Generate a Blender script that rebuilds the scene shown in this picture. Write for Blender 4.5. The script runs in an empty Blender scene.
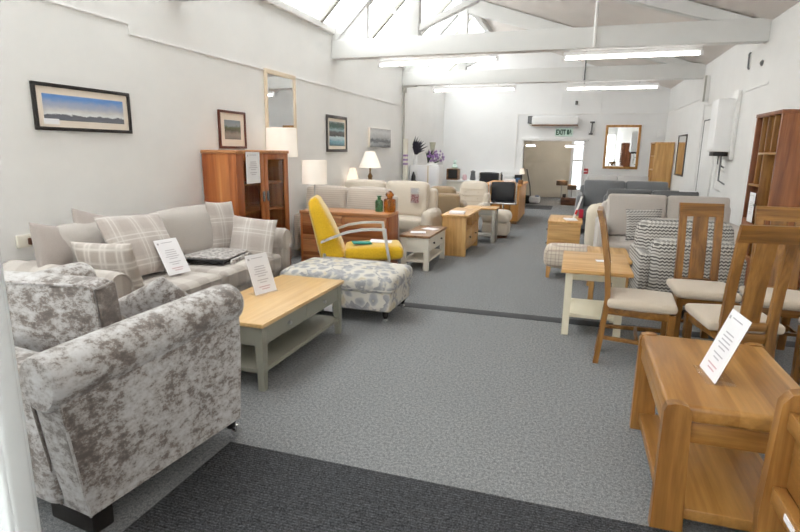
import bpy, math, random
from mathutils import Matrix, Vector, Euler
random.seed(7)
PI = math.pi
R = math.radians
sc = bpy.context.scene
COL = sc.collection

# ------------------------------------------------------------------ mesh collector
class M:
    def __init__(s):
        s.v = []; s.f = []
    def add(s, v, f, m=None):
        o = len(s.v)
        if m is not None:
            v = [m @ Vector(p) for p in v]
        s.v += [tuple(p) for p in v]
        s.f += [tuple(i + o for i in q) for q in f]
        return s
    def soft(s, c, h, r=.01, puff=(0, 0, 0), n=3, m=None, seg=3, tp=1.0):
        """rounded box: centre c, half sizes h, edge radius r, bulge per axis, top taper tp"""
        h = list(h); r = min(r, min(h) * .999)
        def axis(H):
            a = [-H + r * (1 - math.cos(PI / 2 * k / seg)) * 1.0 for k in range(seg)]
            a += [-H + r + (2 * H - 2 * r) * k / n for k in range(n + 1)]
            a += [H - r * (1 - math.cos(PI / 2 * k / seg)) for k in reversed(range(seg))]
            return a
        A = [axis(H) for H in h]
        idx = {}; V = []; F = []
        N = [len(a) for a in A]
        def vert(i, j, k):
            key = (i, j, k)
            if key in idx: return idx[key]
            q = [A[0][i], A[1][j], A[2][k]]
            inn = [max(-(h[t] - r), min(h[t] - r, q[t])) for t in range(3)]
            d = [q[t] - inn[t] for t in range(3)]
            L = math.sqrt(sum(x * x for x in d))
            if L > 1e-9: q = [inn[t] + r * d[t] / L for t in range(3)]
            u = [q[t] / h[t] for t in range(3)]
            g = [q[t] + puff[t] * (1 if u[t] > 0 else -1) * abs(u[t]) * max(0, 1 - u[(t + 1) % 3] ** 2) * max(0, 1 - u[(t + 2) % 3] ** 2) for t in range(3)]
            if tp != 1.0:
                w = 1 + (tp - 1) * (u[2] + 1) / 2
                g[0] *= w; g[1] *= w
            V.append((g[0] + c[0], g[1] + c[1], g[2] + c[2]))
            idx[key] = len(V) - 1
            return idx[key]
        for ax in range(3):
            b, cc = (ax + 1) % 3, (ax + 2) % 3
            for side in (0, N[ax] - 1):
                for i in range(N[b] - 1):
                    for j in range(N[cc] - 1):
                        q = []
                        for (p, t) in ((i, j), (i + 1, j), (i + 1, j + 1), (i, j + 1)):
                            k = [0, 0, 0]; k[ax] = side; k[b] = p; k[cc] = t
                            q.append(vert(*k))
                        if side == 0: q.reverse()
                        F.append(q)
        return s.add(V, F, m)
    def box(s, x0, x1, y0, y1, z0, z1, r=.004, m=None):
        c = ((x0 + x1) / 2, (y0 + y1) / 2, (z0 + z1) / 2)
        h = (abs(x1 - x0) / 2, abs(y1 - y0) / 2, abs(z1 - z0) / 2)
        if r <= 0:
            v = [(c[0] + a * h[0], c[1] + b * h[1], c[2] + d * h[2]) for a in (-1, 1) for b in (-1, 1) for d in (-1, 1)]
            f = [(0, 1, 3, 2), (4, 6, 7, 5), (0, 4, 5, 1), (2, 3, 7, 6), (0, 2, 6, 4), (1, 5, 7, 3)]
            return s.add(v, f, m)
        return s.soft(c, h, r, n=1, seg=2, m=m)
    def beam(s, a, b, w, t, up=(0, 0, 1), r=.004):
        a = Vector(a); b = Vector(b); z = (b - a); L = z.length; z.normalize()
        x = Vector(up).cross(z)
        if x.length < 1e-6: x = Vector((1, 0, 0)).cross(z)
        x.normalize(); y = z.cross(x)
        m = Matrix((x, y, z)).transposed().to_4x4(); m.translation = (a + b) / 2
        return s.box(-w / 2, w / 2, -t / 2, t / 2, -L / 2, L / 2, r, m)
    def tube(s, pts, r, n=10, closed=False, m=None):
        P = [Vector(p) for p in pts]; k = len(P); V = []; F = []
        ref = None
        for i in range(k):
            if closed: t = P[(i + 1) % k] - P[i - 1]
            else: t = P[min(i + 1, k - 1)] - P[max(i - 1, 0)]
            t.normalize()
            if ref is None:
                ref = t.orthogonal().normalized()
            ref = (ref - t * ref.dot(t)).normalized()
            b = t.cross(ref)
            rr = r[i] if isinstance(r, (list, tuple)) else r
            for j in range(n):
                a = 2 * PI * j / n
                V.append(P[i] + (ref * math.cos(a) + b * math.sin(a)) * rr)
        for i in range(k if closed else k - 1):
            for j in range(n):
                i2 = (i + 1) % k
                F.append((i * n + j, i * n + (j + 1) % n, i2 * n + (j + 1) % n, i2 * n + j))
        if not closed:
            F.append(tuple(reversed(range(n)))); F.append(tuple(range((k - 1) * n, k * n)))
        return s.add(V, F, m)
    def lathe(s, prof, c=(0, 0, 0), n=20, m=None):
        V = []; F = []
        for (r, z) in prof:
            for j in range(n):
                a = 2 * PI * j / n
                V.append((c[0] + max(r, 1e-4) * math.cos(a), c[1] + max(r, 1e-4) * math.sin(a), c[2] + z))
        for i in range(len(prof) - 1):
            for j in range(n):
                F.append((i * n + j, i * n + (j + 1) % n, (i + 1) * n + (j + 1) % n, (i + 1) * n + j))
        F.append(tuple(reversed(range(n)))); F.append(tuple(range((len(prof) - 1) * n, len(prof) * n)))
        return s.add(V, F, m)
    def prism(s, poly, plane, a0, a1, m=None):
        n = len(poly)
        def P(p, a):
            if plane == 'xz': return (p[0], a, p[1])
            if plane == 'yz': return (a, p[0], p[1])
            return (p[0], p[1], a)
        V = [P(p, a0) for p in poly] + [P(p, a1) for p in poly]
        F = [tuple(range(n)), tuple(reversed(range(n, 2 * n)))] + [(i, i + n, (i + 1) % n + n, (i + 1) % n) for i in range(n)]
        return s.add(V, F, m)
    def strip(s, L, Rr, thick, m=None):
        pass
    def pillow(s, w, h, t, n=14, pinch=.06, m=None, wob=.0):
        V = []; F = []
        rnd = [random.uniform(-1, 1) for _ in range(8)]
        for side in (1, -1):
            for i in range(n + 1):
                for j in range(n + 1):
                    u = -1 + 2 * i / n; v = -1 + 2 * j / n
                    u2 = math.sin(u * PI / 2); v2 = math.sin(v * PI / 2)
                    x = u2 * w / 2 * (1 - pinch * (1 - v2 * v2)); z = v2 * h / 2 * (1 - pinch * (1 - u2 * u2))
                    th = t / 2 * (max(0, 1 - u2 ** 2) * max(0, 1 - v2 ** 2)) ** .42
                    th *= 1 + wob * (math.sin(3 * u + rnd[0] * 3) * math.cos(2.6 * v + rnd[1] * 3))
                    V.append((x, side * th, z))
        k = (n + 1) ** 2
        for sd in (0, 1):
            for i in range(n):
                for j in range(n):
                    a = sd * k + i * (n + 1) + j
                    q = (a, a + n + 1, a + n + 2, a + 1)
                    F.append(q if sd == 1 else tuple(reversed(q)))
        return s.add(V, F, m)
    def build(s, name, mat, parent=None, loc=None, rot=None, sharp=38):
        import bmesh
        me = bpy.data.meshes.new(name)
        me.from_pydata(s.v, [], s.f)
        bm = bmesh.new(); bm.from_mesh(me)
        bmesh.ops.remove_doubles(bm, verts=bm.verts, dist=1e-5)
        bmesh.ops.recalc_face_normals(bm, faces=bm.faces)
        bm.to_mesh(me); bm.free()
        me.materials.append(mat)
        me.shade_smooth()
        me.set_sharp_from_angle(angle=R(sharp))
        o = bpy.data.objects.new(name, me)
        COL.objects.link(o)
        if parent is not None: o.parent = parent
        if loc is not None: o.location = loc
        if rot is not None: o.rotation_euler = rot
        return o

def tag(o, label, cat, group=None, kind=None):
    o['label'] = label; o['category'] = cat
    if group: o['group'] = group
    if kind: o['kind'] = kind
    return o
def thing(name, label, cat, loc=(0, 0, 0), rz=0, group=None):
    o = bpy.data.objects.new(name, None); COL.objects.link(o)
    o.empty_display_size = .1
    o.location = loc; o.rotation_euler = (0, 0, rz)
    return tag(o, label, cat, group)
def struct(name, mm, mat, parent=None, **k):
    o = mm.build(name, mat, parent, **k)
    if parent is None: o['kind'] = 'structure'
    return o
def copy_tree(o, parent=None):
    c = o.copy(); COL.objects.link(c)
    if parent is not None: c.parent = parent
    for ch in list(o.children): copy_tree(ch, c)
    return c
def retag(o, label=None, group=None):
    if label: o['label'] = label
    if group: o['group'] = group

# ------------------------------------------------------------------ materials
class NT:
    def __init__(s, name):
        s.m = bpy.data.materials.new(name); s.m.use_nodes = True
        s.t = s.m.node_tree; s.t.nodes.clear()
        s.out = s.t.nodes.new('ShaderNodeOutputMaterial')
        s.b = s.n('ShaderNodeBsdfPrincipled')
        s.l(s.b.outputs[0], s.out.inputs['Surface'])
        s.tc = None
    def n(s, t, **k):
        x = s.t.nodes.new(t)
        for a, b in k.items(): setattr(x, a, b)
        return x
    def l(s, a, b): s.t.links.new(a, b)
    def set(s, inp, val):
        i = s.b.inputs[inp]
        if hasattr(val, 'is_output') or isinstance(val, bpy.types.NodeSocket): s.l(val, i)
        elif isinstance(val, (tuple, list)): i.default_value = (*val[:3], 1)
        else: i.default_value = val
    def coord(s, kind='Object', scale=(1, 1, 1), rnd=True, rot=(0, 0, 0)):
        tc = s.n('ShaderNodeTexCoord'); mp = s.n('ShaderNodeMapping')
        mp.inputs['Scale'].default_value = scale
        mp.inputs['Rotation'].default_value = rot
        s.l(tc.outputs[kind], mp.inputs['Vector'])
        if rnd:
            oi = s.n('ShaderNodeObjectInfo')
            mu = s.n('ShaderNodeMath', operation='MULTIPLY'); mu.inputs[1].default_value = 37.0
            s.l(oi.outputs['Random'], mu.inputs[0]); s.l(mu.outputs[0], mp.inputs['Location'])
        return mp.outputs[0]
    def noise(s, vec, scale, detail=4, rough=.55, dist=0, out='Fac'):
        x = s.n('ShaderNodeTexNoise'); x.inputs['Scale'].default_value = scale
        x.inputs['Detail'].default_value = detail; x.inputs['Roughness'].default_value = rough
        x.inputs['Distortion'].default_value = dist
        s.l(vec, x.inputs['Vector']); return x.outputs[out]
    def ramp(s, fac, stops, interp='LINEAR'):
        x = s.n('ShaderNodeValToRGB'); x.color_ramp.interpolation = interp
        e = x.color_ramp.elements
        while len(e) < len(stops): e.new(.5)
        for k, (p, c) in enumerate(stops):
            e[k].position = p; e[k].color = (*c[:3], 1)
        s.l(fac, x.inputs[0]); return x.outputs[0]
    def mix(s, fac, a, b, mode='MIX'):
        x = s.n('ShaderNodeMix', data_type='RGBA', blend_type=mode)
        for k, val in ((0, fac), (6, a), (7, b)):
            if isinstance(val, bpy.types.NodeSocket): s.l(val, x.inputs[k])
            elif isinstance(val, (tuple, list)): x.inputs[k].default_value = (*val[:3], 1)
            else: x.inputs[k].default_value = val
        return x.outputs[2]
    def math(s, op, a, b=None, c=None):
        x = s.n('ShaderNodeMath', operation=op)
        for k, val in enumerate((a, b, c)):
            if val is None: continue
            if isinstance(val, bpy.types.NodeSocket): s.l(val, x.inputs[k])
            else: x.inputs[k].default_value = val
        return x.outputs[0]
    def sep(s, vec):
        x = s.n('ShaderNodeSeparateXYZ'); s.l(vec, x.inputs[0]); return x.outputs
    def bump(s, h, strength=.2, dist=.01):
        x = s.n('ShaderNodeBump'); x.inputs['Strength'].default_value = strength
        x.inputs['Distance'].default_value = dist
        s.l(h, x.inputs['Height']); s.l(x.outputs[0], s.b.inputs['Normal'])

def c8(r, g, b):
    f = lambda v: (v / 255 / 12.92) if v / 255 <= .04045 else ((v / 255 + .055) / 1.055) ** 2.4
    return (f(r), f(g), f(b))

def plain(name, col, rough=.5, metal=0, spec=.5, sheen=0):
    t = NT(name); t.set('Base Color', col); t.set('Roughness', rough); t.set('Metallic', metal)
    t.b.inputs['Specular IOR Level'].default_value = spec
    if sheen: t.b.inputs['Sheen Weight'].default_value = sheen
    v = t.coord(scale=(1, 1, 1)); h = t.noise(v, 60, 2)
    t.bump(h, .03, .002)
    return t.m
def paint(name, col, var=.04, rough=.6):
    t = NT(name); v = t.coord('Object', rnd=False)
    n = t.noise(v, 1.6, 5, .6)
    d = tuple(c * (1 - var * 2) for c in col)
    t.set('Base Color', t.ramp(n, [(.3, d), (.7, col)])); t.set('Roughness', rough)
    t.bump(t.noise(v, 90, 3), .05, .003)
    return t.m
def wood(name, c1, c2, c3=None, axis=0, scale=1.0, rough=.42, streak=14, plank=0, pax=1):
    t = NT(name); s = [streak * scale] * 3; s[axis] = 1.1 * scale
    v = t.coord(scale=s)
    a = t.noise(v, 1.0, 6, .6, .6)
    s2 = [70 * scale] * 3; s2[axis] = 2.5 * scale
    b = t.noise(t.coord(scale=s2), 1.0, 3, .6)
    col = t.ramp(a, [(.36, c1), (.5, c2), (.64, c3 or c2)])
    dark = tuple(x * .72 for x in c1)
    col = t.mix(t.math('MULTIPLY', t.ramp(b, [(.35, (1, 1, 1)), (.6, (0, 0, 0))]), .35), col, dark)
    if plank:
        xyz = t.sep(t.coord(scale=(1, 1, 1), rnd=False))
        k = t.math('FLOOR', t.math('DIVIDE', xyz[pax], plank))
        wn = t.n('ShaderNodeTexWhiteNoise', noise_dimensions='1D'); t.l(k, wn.inputs['W'])
        col = t.mix(.5, col, t.ramp(wn.outputs[0], [(0, c1), (1, c3 or c2)]))
    t.set('Base Color', col); t.set('Roughness', rough)
    t.bump(b, .06, .002)
    return t.m
def fabric(name, col, var=.12, scale=300, sheen=.3, rough=.9, big=.05):
    t = NT(name); v = t.coord()
    n = t.noise(v, scale, 2, .6); g = t.noise(v, 5, 3)
    d = tuple(x * (1 - var) for x in col); li = tuple(min(1, x * (1 + var)) for x in col)
    cc = t.ramp(n, [(.3, d), (.7, li)])
    cc = t.mix(t.math('MULTIPLY', g, big * 2), cc, d)
    t.set('Base Color', cc); t.set('Roughness', rough)
    t.b.inputs['Sheen Weight'].default_value = sheen
    t.bump(n, .15, .003)
    return t.m
def band(t, x, period, width, off=0.0, soft=.15):
    """1 inside a stripe of given width each period"""
    f = t.math('FRACT', t.math('DIVIDE', t.math('ADD', x, off + 50 * period), period))
    d = t.math('ABSOLUTE', t.math('SUBTRACT', f, .5))
    w = width / period / 2
    return t.math('SUBTRACT', 1.0, t.n_smooth(d, w * (1 - soft), w * (1 + soft)))
def _ns(s, x, a, b):
    m = s.n('ShaderNodeMapRange', interpolation_type='SMOOTHSTEP')
    m.inputs['From Min'].default_value = a; m.inputs['From Max'].default_value = b
    s.l(x, m.inputs['Value']); return m.outputs[0]
NT.n_smooth = _ns
def checks(name, base, light, ax=(0, 1, 2), period=.26, line=None, lw=.012, off=.0):
    """soft tone-on-tone checks, with optional thin pale lines"""
    t = NT(name); v = t.coord(rnd=False); xyz = t.sep(v)
    f = None
    for a in ax:
        b = band(t, xyz[a], period, period * .5, off)
        f = b if f is None else t.math('ADD', f, b)
    f = t.math('DIVIDE', f, float(len(ax)))
    col = t.mix(f, base, light)
    if line:
        for a in ax:
            b1 = band(t, xyz[a], period, lw, off + .018, .5); b2 = band(t, xyz[a], period, lw, off - .018, .5)
            col = t.mix(t.math('MULTIPLY', t.math('MAXIMUM', b1, b2), .75), col, line)
    n = t.noise(t.coord(rnd=False), 320, 2)
    col = t.mix(.12, col, t.ramp(n, [(.3, (.1, .1, .1)), (.7, (1, 1, 1))]), 'OVERLAY')
    t.set('Base Color', col); t.set('Roughness', .92); t.b.inputs['Sheen Weight'].default_value = .25
    t.bump(n, .15, .003)
    return t.m
def emis(name, col, s):
    m = bpy.data.materials.new(name); m.use_nodes = True; t = m.node_tree; t.nodes.clear()
    o = t.nodes.new('ShaderNodeOutputMaterial'); e = t.nodes.new('ShaderNodeEmission')
    e.inputs[0].default_value = (*col, 1); e.inputs[1].default_value = s
    t.links.new(e.outputs[0], o.inputs[0]); return m
def glass(name, tint=(1, 1, 1), gloss=.08, rough=.02, trans=None):
    m = bpy.data.materials.new(name); m.use_nodes = True; t = m.node_tree; t.nodes.clear()
    o = t.nodes.new('ShaderNodeOutputMaterial'); a = t.nodes.new('ShaderNodeBsdfTransparent')
    g = t.nodes.new('ShaderNodeBsdfGlossy'); x = t.nodes.new('ShaderNodeMixShader')
    fr = t.nodes.new('ShaderNodeFresnel'); fr.inputs[0].default_value = 1.45
    a.inputs[0].default_value = (*tint, 1); g.inputs['Roughness'].default_value = rough
    ge = t.nodes.new('ShaderNodeNewGeometry'); mu = t.nodes.new('ShaderNodeMath'); mu.operation = 'SUBTRACT'; mu.use_clamp = True
    t.links.new(fr.outputs[0], mu.inputs[0]); t.links.new(ge.outputs['Backfacing'], mu.inputs[1])
    t.links.new(mu.outputs[0], x.inputs[0]); t.links.new(a.outputs[0], x.inputs[1]); t.links.new(g.outputs[0], x.inputs[2])
    t.links.new(x.outputs[0], o.inputs[0]); return m
def shade_mat(name, col, glow):
    t = NT(name); t.set('Base Color', col); t.set('Roughness', .8)
    t.b.inputs['Emission Color'].default_value = (1, .86, .7, 1); t.b.inputs['Emission Strength'].default_value = glow
    v = t.coord(); t.bump(t.noise(v, 200, 2), .1, .002)
    return t.m

W = {}
W['wall'] = paint('white painted board', c8(238, 237, 235), .025)
W['wallb'] = paint('white painted wall', c8(240, 240, 240), .02)
W['beam'] = paint('white painted timber', c8(226, 226, 224), .03)
W['ceil'] = paint('off white ceiling board', c8(226, 219, 213), .03)
W['trimw'] = paint('white trim paint', c8(238, 237, 235), .02, .45)
W['annex'] = paint('beige annex wall', c8(228, 222, 208), .04)
# carpet
t = NT('grey speckled carpet'); v = t.coord(rnd=False)
n1 = t.noise(v, 170, 2, .7); n2 = t.noise(v, 60, 3, .7); n3 = t.noise(v, 1.3, 3)
cc = t.ramp(n1, [(.34, c8(86, 88, 91)), (.5, c8(134, 136, 138)), (.66, c8(192, 193, 194))])
cc = t.mix(.5, cc, t.ramp(n2, [(.36, c8(91, 93, 96)), (.64, c8(171, 173, 174))]))
cc = t.mix(t.math('MULTIPLY', n3, .18), cc, c8(110, 112, 115))
t.set('Base Color', cc); t.set('Roughness', .97); t.b.inputs['Specular IOR Level'].default_value = .15
t.bump(t.math('ADD', n1, n2), .5, .006); W['carpet'] = t.m
t = NT('ribbed charcoal mat'); v = t.coord(rnd=False); xyz = t.sep(v)
n1 = t.noise(v, 150, 2, .75)
rib = band(t, xyz[1], .016, .008, 0, .9)
cc = t.ramp(n1, [(.36, c8(26, 27, 29)), (.64, c8(104, 106, 110))])
cc = t.mix(t.math('MULTIPLY', rib, .5), cc, c8(40, 41, 43))
t.set('Base Color', cc); t.set('Roughness', .95); t.b.inputs['Specular IOR Level'].default_value = .15
t.bump(t.math('ADD', n1, rib), .5, .005); W['mat'] = t.m
W['joint'] = fabric('dark joint strip', c8(70, 71, 74), .25, 260, 0)
# velvet
t = NT('crushed silver velvet'); v = t.coord(scale=(1, 1, 1.5))
a = t.noise(v, 19, 10, .78, .0); b = t.noise(t.coord(scale=(1, 1, 1), rot=(.3, .5, .9)), 4.5, 4, .6)
f = t.math('ADD', t.math('MULTIPLY', a, .66), t.math('MULTIPLY', b, .34))
t.set('Base Color', t.ramp(f, [(.41, c8(100, 90, 84)), (.465, c8(132, 122, 116)), (.50, c8(176, 171, 168)), (.58, c8(204, 202, 202))]))
t.set('Roughness', .5); t.b.inputs['Sheen Weight'].default_value = .45
t.bump(a, .22, .008); W['velvet'] = t.m
t = NT('taupe velvet'); v = t.coord(scale=(1, 1, 1.5))
a = t.noise(v, 19, 10, .78, .0)
t.set('Base Color', t.ramp(a, [(.42, c8(96, 86, 80)), (.55, c8(128, 118, 112)), (.66, c8(176, 170, 166))]))
t.set('Roughness', .5); t.b.inputs['Sheen Weight'].default_value = .45; W['velvetd'] = t.m
# sofa fabrics
W['plaid'] = checks('greige checked upholstery', c8(176, 167, 160), c8(206, 199, 192), (0, 1), .24)
W['plaidback'] = fabric('plain greige upholstery', c8(188, 181, 175), .08)
W['plaidcush'] = checks('plaid cushion fabric', c8(184, 174, 168), c8(198, 190, 184), (0, 2), .2, c8(222, 217, 213), .009, .05)
W['plaidcush2'] = checks('soft checked cushion', c8(176, 165, 156), c8(198, 190, 183), (0, 2), .13, c8(216, 209, 202), .012, .03)
W['plaincush'] = fabric('taupe cushion fabric', c8(172, 162, 156), .1)
W['seatc'] = fabric('oatmeal seat fabric', c8(202, 188, 170), .06)
t = NT('taupe corduroy'); xyz = t.sep(t.coord(rnd=False)); b = band(t, xyz[2], .028, .014, 0, .9)
n = t.noise(t.coord(), 90, 3)
cc = t.mix(t.math('MULTIPLY', b, .55), c8(205, 194, 182), c8(168, 155, 143)); cc = t.mix(t.math('MULTIPLY', n, .25), cc, c8(225, 216, 206))
t.set('Base Color', cc); t.set('Roughness', .85); t.b.inputs['Sheen Weight'].default_value = .5; t.bump(b, .3, .006); W['cord'] = t.m
W['cream'] = fabric('cream upholstery', c8(216, 205, 190), .05, 200)
W['tan'] = fabric('tan woven upholstery', c8(158, 136, 108), .15, 160)
W['beige'] = fabric('pale beige upholstery', c8(196, 188, 181), .07, 240)
W['grey'] = fabric('mid grey upholstery', c8(120, 122, 125), .12, 160)
W['greyd'] = fabric('dark grey upholstery', c8(98, 99, 101), .12, 160)
W['pale'] = fabric('pale grey upholstery', c8(196, 194, 192), .06, 200)
W['creamy'] = fabric('ivory armchair fabric', c8(222, 211, 192), .05, 200)
W['yellow'] = fabric('mustard yellow velvet', c8(222, 178, 26), .12, 120, .5)
# floral
t = NT('floral blue grey linen'); v = t.coord()
w = t.noise(v, 6, 2, out='Color'); vv = t.n('ShaderNodeVectorMath', operation='MULTIPLY_ADD')
vv.inputs[1].default_value = (.12, .12, .12); t.l(w, vv.inputs[0]); t.l(v, vv.inputs[2])
vo = t.n('ShaderNodeTexVoronoi', feature='F1'); vo.inputs['Scale'].default_value = 9; t.l(vv.outputs[0], vo.inputs['Vector'])
r1 = t.ramp(vo.outputs['Distance'], [(.0, c8(206, 192, 160)), (.14, c8(150, 150, 153)), (.38, c8(176, 176, 177)), (.46, c8(210, 205, 196))])
pick = t.sep(vo.outputs['Color'])[0]
r2 = t.ramp(t.noise(vv.outputs[0], 9, 3), [(.38, c8(208, 202, 192)), (.42, c8(150, 150, 153)), (.54, c8(172, 172, 174)), (.58, c8(210, 203, 190)), (.64, c8(200, 188, 164))])
t.set('Base Color', t.mix(t.n_smooth(pick, .45, .55), r1, r2)); t.set('Roughness', .92); W['floral'] = t.m
# zigzag
t = NT('zigzag woven fabric'); v = t.coord(rnd=False); xyz = t.sep(v)
u = t.math('ADD', xyz[0], xyz[1])
tri = t.math('ABSOLUTE', t.math('SUBTRACT', t.math('FRACT', t.math('DIVIDE', t.math('ADD', u, 20), .034)), .5))
ph = t.math('ADD', t.math('DIVIDE', xyz[2], .030), t.math('MULTIPLY', tri, .8))
fr = t.math('FRACT', t.math('ADD', ph, 50.0))
k = t.math('FRACT', t.math('DIVIDE', t.math('FLOOR', t.math('ADD', ph, 50.0)), 4.0))
dark = t.ramp(k, [(0, c8(104, 102, 101)), (.3, c8(150, 147, 144)), (.55, c8(120, 118, 116)), (.8, c8(166, 163, 159))], 'CONSTANT')
t.set('Base Color', t.mix(t.math('GREATER_THAN', fr, .52), dark, c8(206, 202, 196))); t.set('Roughness', .95); W['zig'] = t.m
W['tartan'] = checks('cream tartan fabric', c8(214, 200, 182), c8(226, 215, 200), (0, 1, 2), .09, c8(172, 150, 136), .007)
# woods
W['oakx'] = wood('oak grain across', c8(196, 146, 84), c8(214, 168, 106), c8(226, 184, 124), 0)
W['oaky'] = wood('oak grain along', c8(196, 146, 84), c8(214, 168, 106), c8(226, 184, 124), 1)
W['oakz'] = wood('oak grain upright', c8(190, 140, 78), c8(208, 160, 98), c8(220, 178, 116), 2)
W['rusty'] = wood('rustic oak grain along', c8(146, 98, 46), c8(182, 132, 70), c8(202, 154, 90), 1, .9, .35, plank=.13, pax=0)
W['rustx'] = wood('rustic oak grain across', c8(130, 86, 38), c8(164, 115, 58), c8(184, 136, 74), 0, .9, .38)
W['rustz'] = wood('rustic oak grain upright', c8(124, 82, 36), c8(156, 108, 54), c8(178, 130, 70), 2, .9, .38)
W['chz'] = wood('honey oak chair upright', c8(108, 70, 26), c8(142, 97, 42), c8(164, 117, 58), 2, 1, .34)
W['chx'] = wood('honey oak chair across', c8(108, 70, 26), c8(142, 97, 42), c8(164, 117, 58), 0, 1, .34)
W['acz'] = wood('acacia upright', c8(142, 70, 28), c8(196, 114, 54), c8(224, 156, 94), 2, .5, .4, 18, .12, 0)
W['acx'] = wood('acacia across', c8(128, 70, 36), c8(178, 108, 60), c8(214, 158, 108), 0, 1.0, .4, 18, .11, 2)
W['shz'] = wood('red brown sheesham upright', c8(112, 62, 32), c8(142, 84, 46), c8(162, 104, 62), 2, .6, .4)
W['pine'] = wood('orange pine upright', c8(206, 134, 58), c8(222, 154, 76), c8(232, 172, 96), 2, .5, .4, 14, .1, 0)
W['lightoak'] = wood('light oak lacquered', c8(206, 164, 106), c8(222, 184, 128), c8(232, 198, 146), 1, 1, .38, plank=.14, pax=0)
W['dkoak'] = wood('brown oak', c8(120, 84, 50), c8(146, 106, 68), c8(164, 124, 84), 1)
W['dkwood'] = wood('dark brown wood', c8(70, 40, 24), c8(92, 54, 32), c8(110, 70, 44), 0)
W['greypaint'] = paint('sage grey paint', c8(150, 149, 136), .03, .5)
W['creampaint'] = paint('cream paint', c8(238, 230, 206), .02, .5)
W['whitepaint'] = paint('off white paint', c8(232, 227, 214), .02, .5)
W['gpaint'] = paint('pale grey paint', c8(176, 174, 166), .03, .5)
W['chrome'] = plain('polished chrome', (.8, .8, .8), .15, 1)
W['steel'] = plain('brushed steel', c8(176, 176, 176), .3, 1)
W['silverarm'] = plain('satin silver arm', c8(196, 194, 190), .35, .6)
W['black'] = plain('black plastic', c8(24, 24, 26), .5)
W['blackl'] = plain('black leather', c8(30, 32, 38), .35)
W['blackwood'] = plain('black stained wood', c8(30, 26, 24), .4)
W['white'] = plain('white plastic', c8(240, 240, 240), .35)
W['upvc'] = plain('glossy white door plastic', c8(236, 239, 240), .25)
W['paper'] = plain('white paper', c8(244, 243, 246), .8)
W['ink'] = plain('grey print', c8(186, 184, 190), .8)
W['inkr'] = plain('red print', c8(216, 182, 188), .8)
W['acryl'] = glass('clear acrylic', (.97, .97, .98))
W['glass'] = glass('window glass', (.96, .98, .97))
W['skyglass'] = glass('skylight glass', (.93, .95, .95))
W['cabglass'] = glass('cabinet glass', (.95, .95, .94))
W['mirror'] = plain('mirror silver', (.92, .93, .93), .02, 1); 
W['mirror'].node_tree.nodes['Principled BSDF'].inputs['Normal'].links and W['mirror'].node_tree.links.remove(W['mirror'].node_tree.nodes['Principled BSDF'].inputs['Normal'].links[0])
W['creamframe'] = paint('cream frame', c8(232, 214, 188), .03, .5)
W['blackframe'] = plain('black picture frame', c8(34, 31, 30), .35)
W['brownframe'] = plain('dark red brown frame', c8(92, 44, 30), .4)
W['greyframe'] = plain('dark grey frame', c8(78, 74, 72), .4)
W['goldframe'] = wood('gold oak frame', c8(170, 118, 56), c8(190, 140, 76), c8(206, 158, 94), 2)
W['mount'] = plain('ivory card mount', c8(240, 228, 214), .8)
W['tube'] = emis('fluorescent tube glow', (1, .96, .9), 9)
W['shade'] = shade_mat('lit white lampshade', c8(246, 242, 236), .18)
W['shadew'] = shade_mat('warm lit lampshade', c8(244, 230, 212), .3)
W['shadeb'] = plain('brown drum shade', c8(96, 78, 62), .8)
W['bronze'] = plain('antique bronze', c8(128, 104, 70), .35, .7)
W['green'] = plain('dark green sign', c8(10, 78, 54), .5)
W['greenp'] = plain('pale green sign face', c8(214, 236, 226), .4)
W['red'] = plain('red sign', c8(190, 40, 40), .5)
W['pink'] = plain('crimson', c8(176, 28, 60), .6)
W['teal'] = plain('teal card', c8(24, 140, 124), .6)
W['feather'] = plain('black feather', c8(30, 28, 44), .7)
W['purple'] = fabric('purple blossom', c8(150, 110, 172), .25, 90)
W['leaf'] = fabric('dark leaf', c8(40, 54, 44), .3, 60)
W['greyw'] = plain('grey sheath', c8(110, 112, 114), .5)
W['blue'] = plain('blue plastic', c8(40, 92, 150), .4)
W['darkfab'] = fabric('charcoal swatch fabric', c8(78, 77, 78), .2)
W['swatch'] = None
t = NT('grey pile swatch'); a = t.noise(t.coord(), 26, 5, .7)
t.set('Base Color', t.ramp(a, [(.35, c8(120, 116, 114)), (.6, c8(205, 200, 196))])); t.set('Roughness', .9); W['swatch'] = t.m
W['throw'] = fabric('white throw', c8(220, 216, 212), .06)
def tglass(name, col):
    t = NT(name); t.set('Base Color', col); t.set('Roughness', .06); t.b.inputs['Transmission Weight'].default_value = .85
    v = t.coord(); t.bump(t.noise(v, 20, 1), .02, .002); return t.m
W['greenglass'] = tglass('green glass', c8(96, 150, 110))
W['amber'] = tglass('amber glass', c8(190, 116, 36))
# pictures
def picture(name, stops, ax, noise_scale, strength, stretch=(1, 1, 1)):
    t = NT(name); tc = t.n('ShaderNodeTexCoord'); g = t.sep(tc.outputs['Generated'])
    v = t.coord('Object', scale=stretch, rnd=False)
    n = t.noise(v, noise_scale, 6, .65)
    f = t.math('ADD', g[ax], t.math('MULTIPLY', t.math('SUBTRACT', n, .5), strength))
    t.set('Base Color', t.ramp(f, stops)); t.set('Roughness', .25); return t.m
W['pic1'] = picture('lake panorama print', [(.0, c8(116, 118, 126)), (.2, c8(104, 106, 114)), (.24, c8(226, 228, 230)), (.4, c8(206, 204, 204)), (.55, c8(172, 178, 196)), (.72, c8(150, 168, 200)), (.9, c8(98, 146, 208)), (1, c8(112, 152, 208))], 2, 9, .35, (1, 1, 2.2))
W['pic2'] = picture('harbour print', [(.0, c8(130, 124, 116)), (.25, c8(150, 138, 128)), (.45, c8(92, 86, 66)), (.62, c8(98, 104, 74)), (.75, c8(150, 158, 160)), (1, c8(136, 148, 156))], 2, 14, .5)
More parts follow.
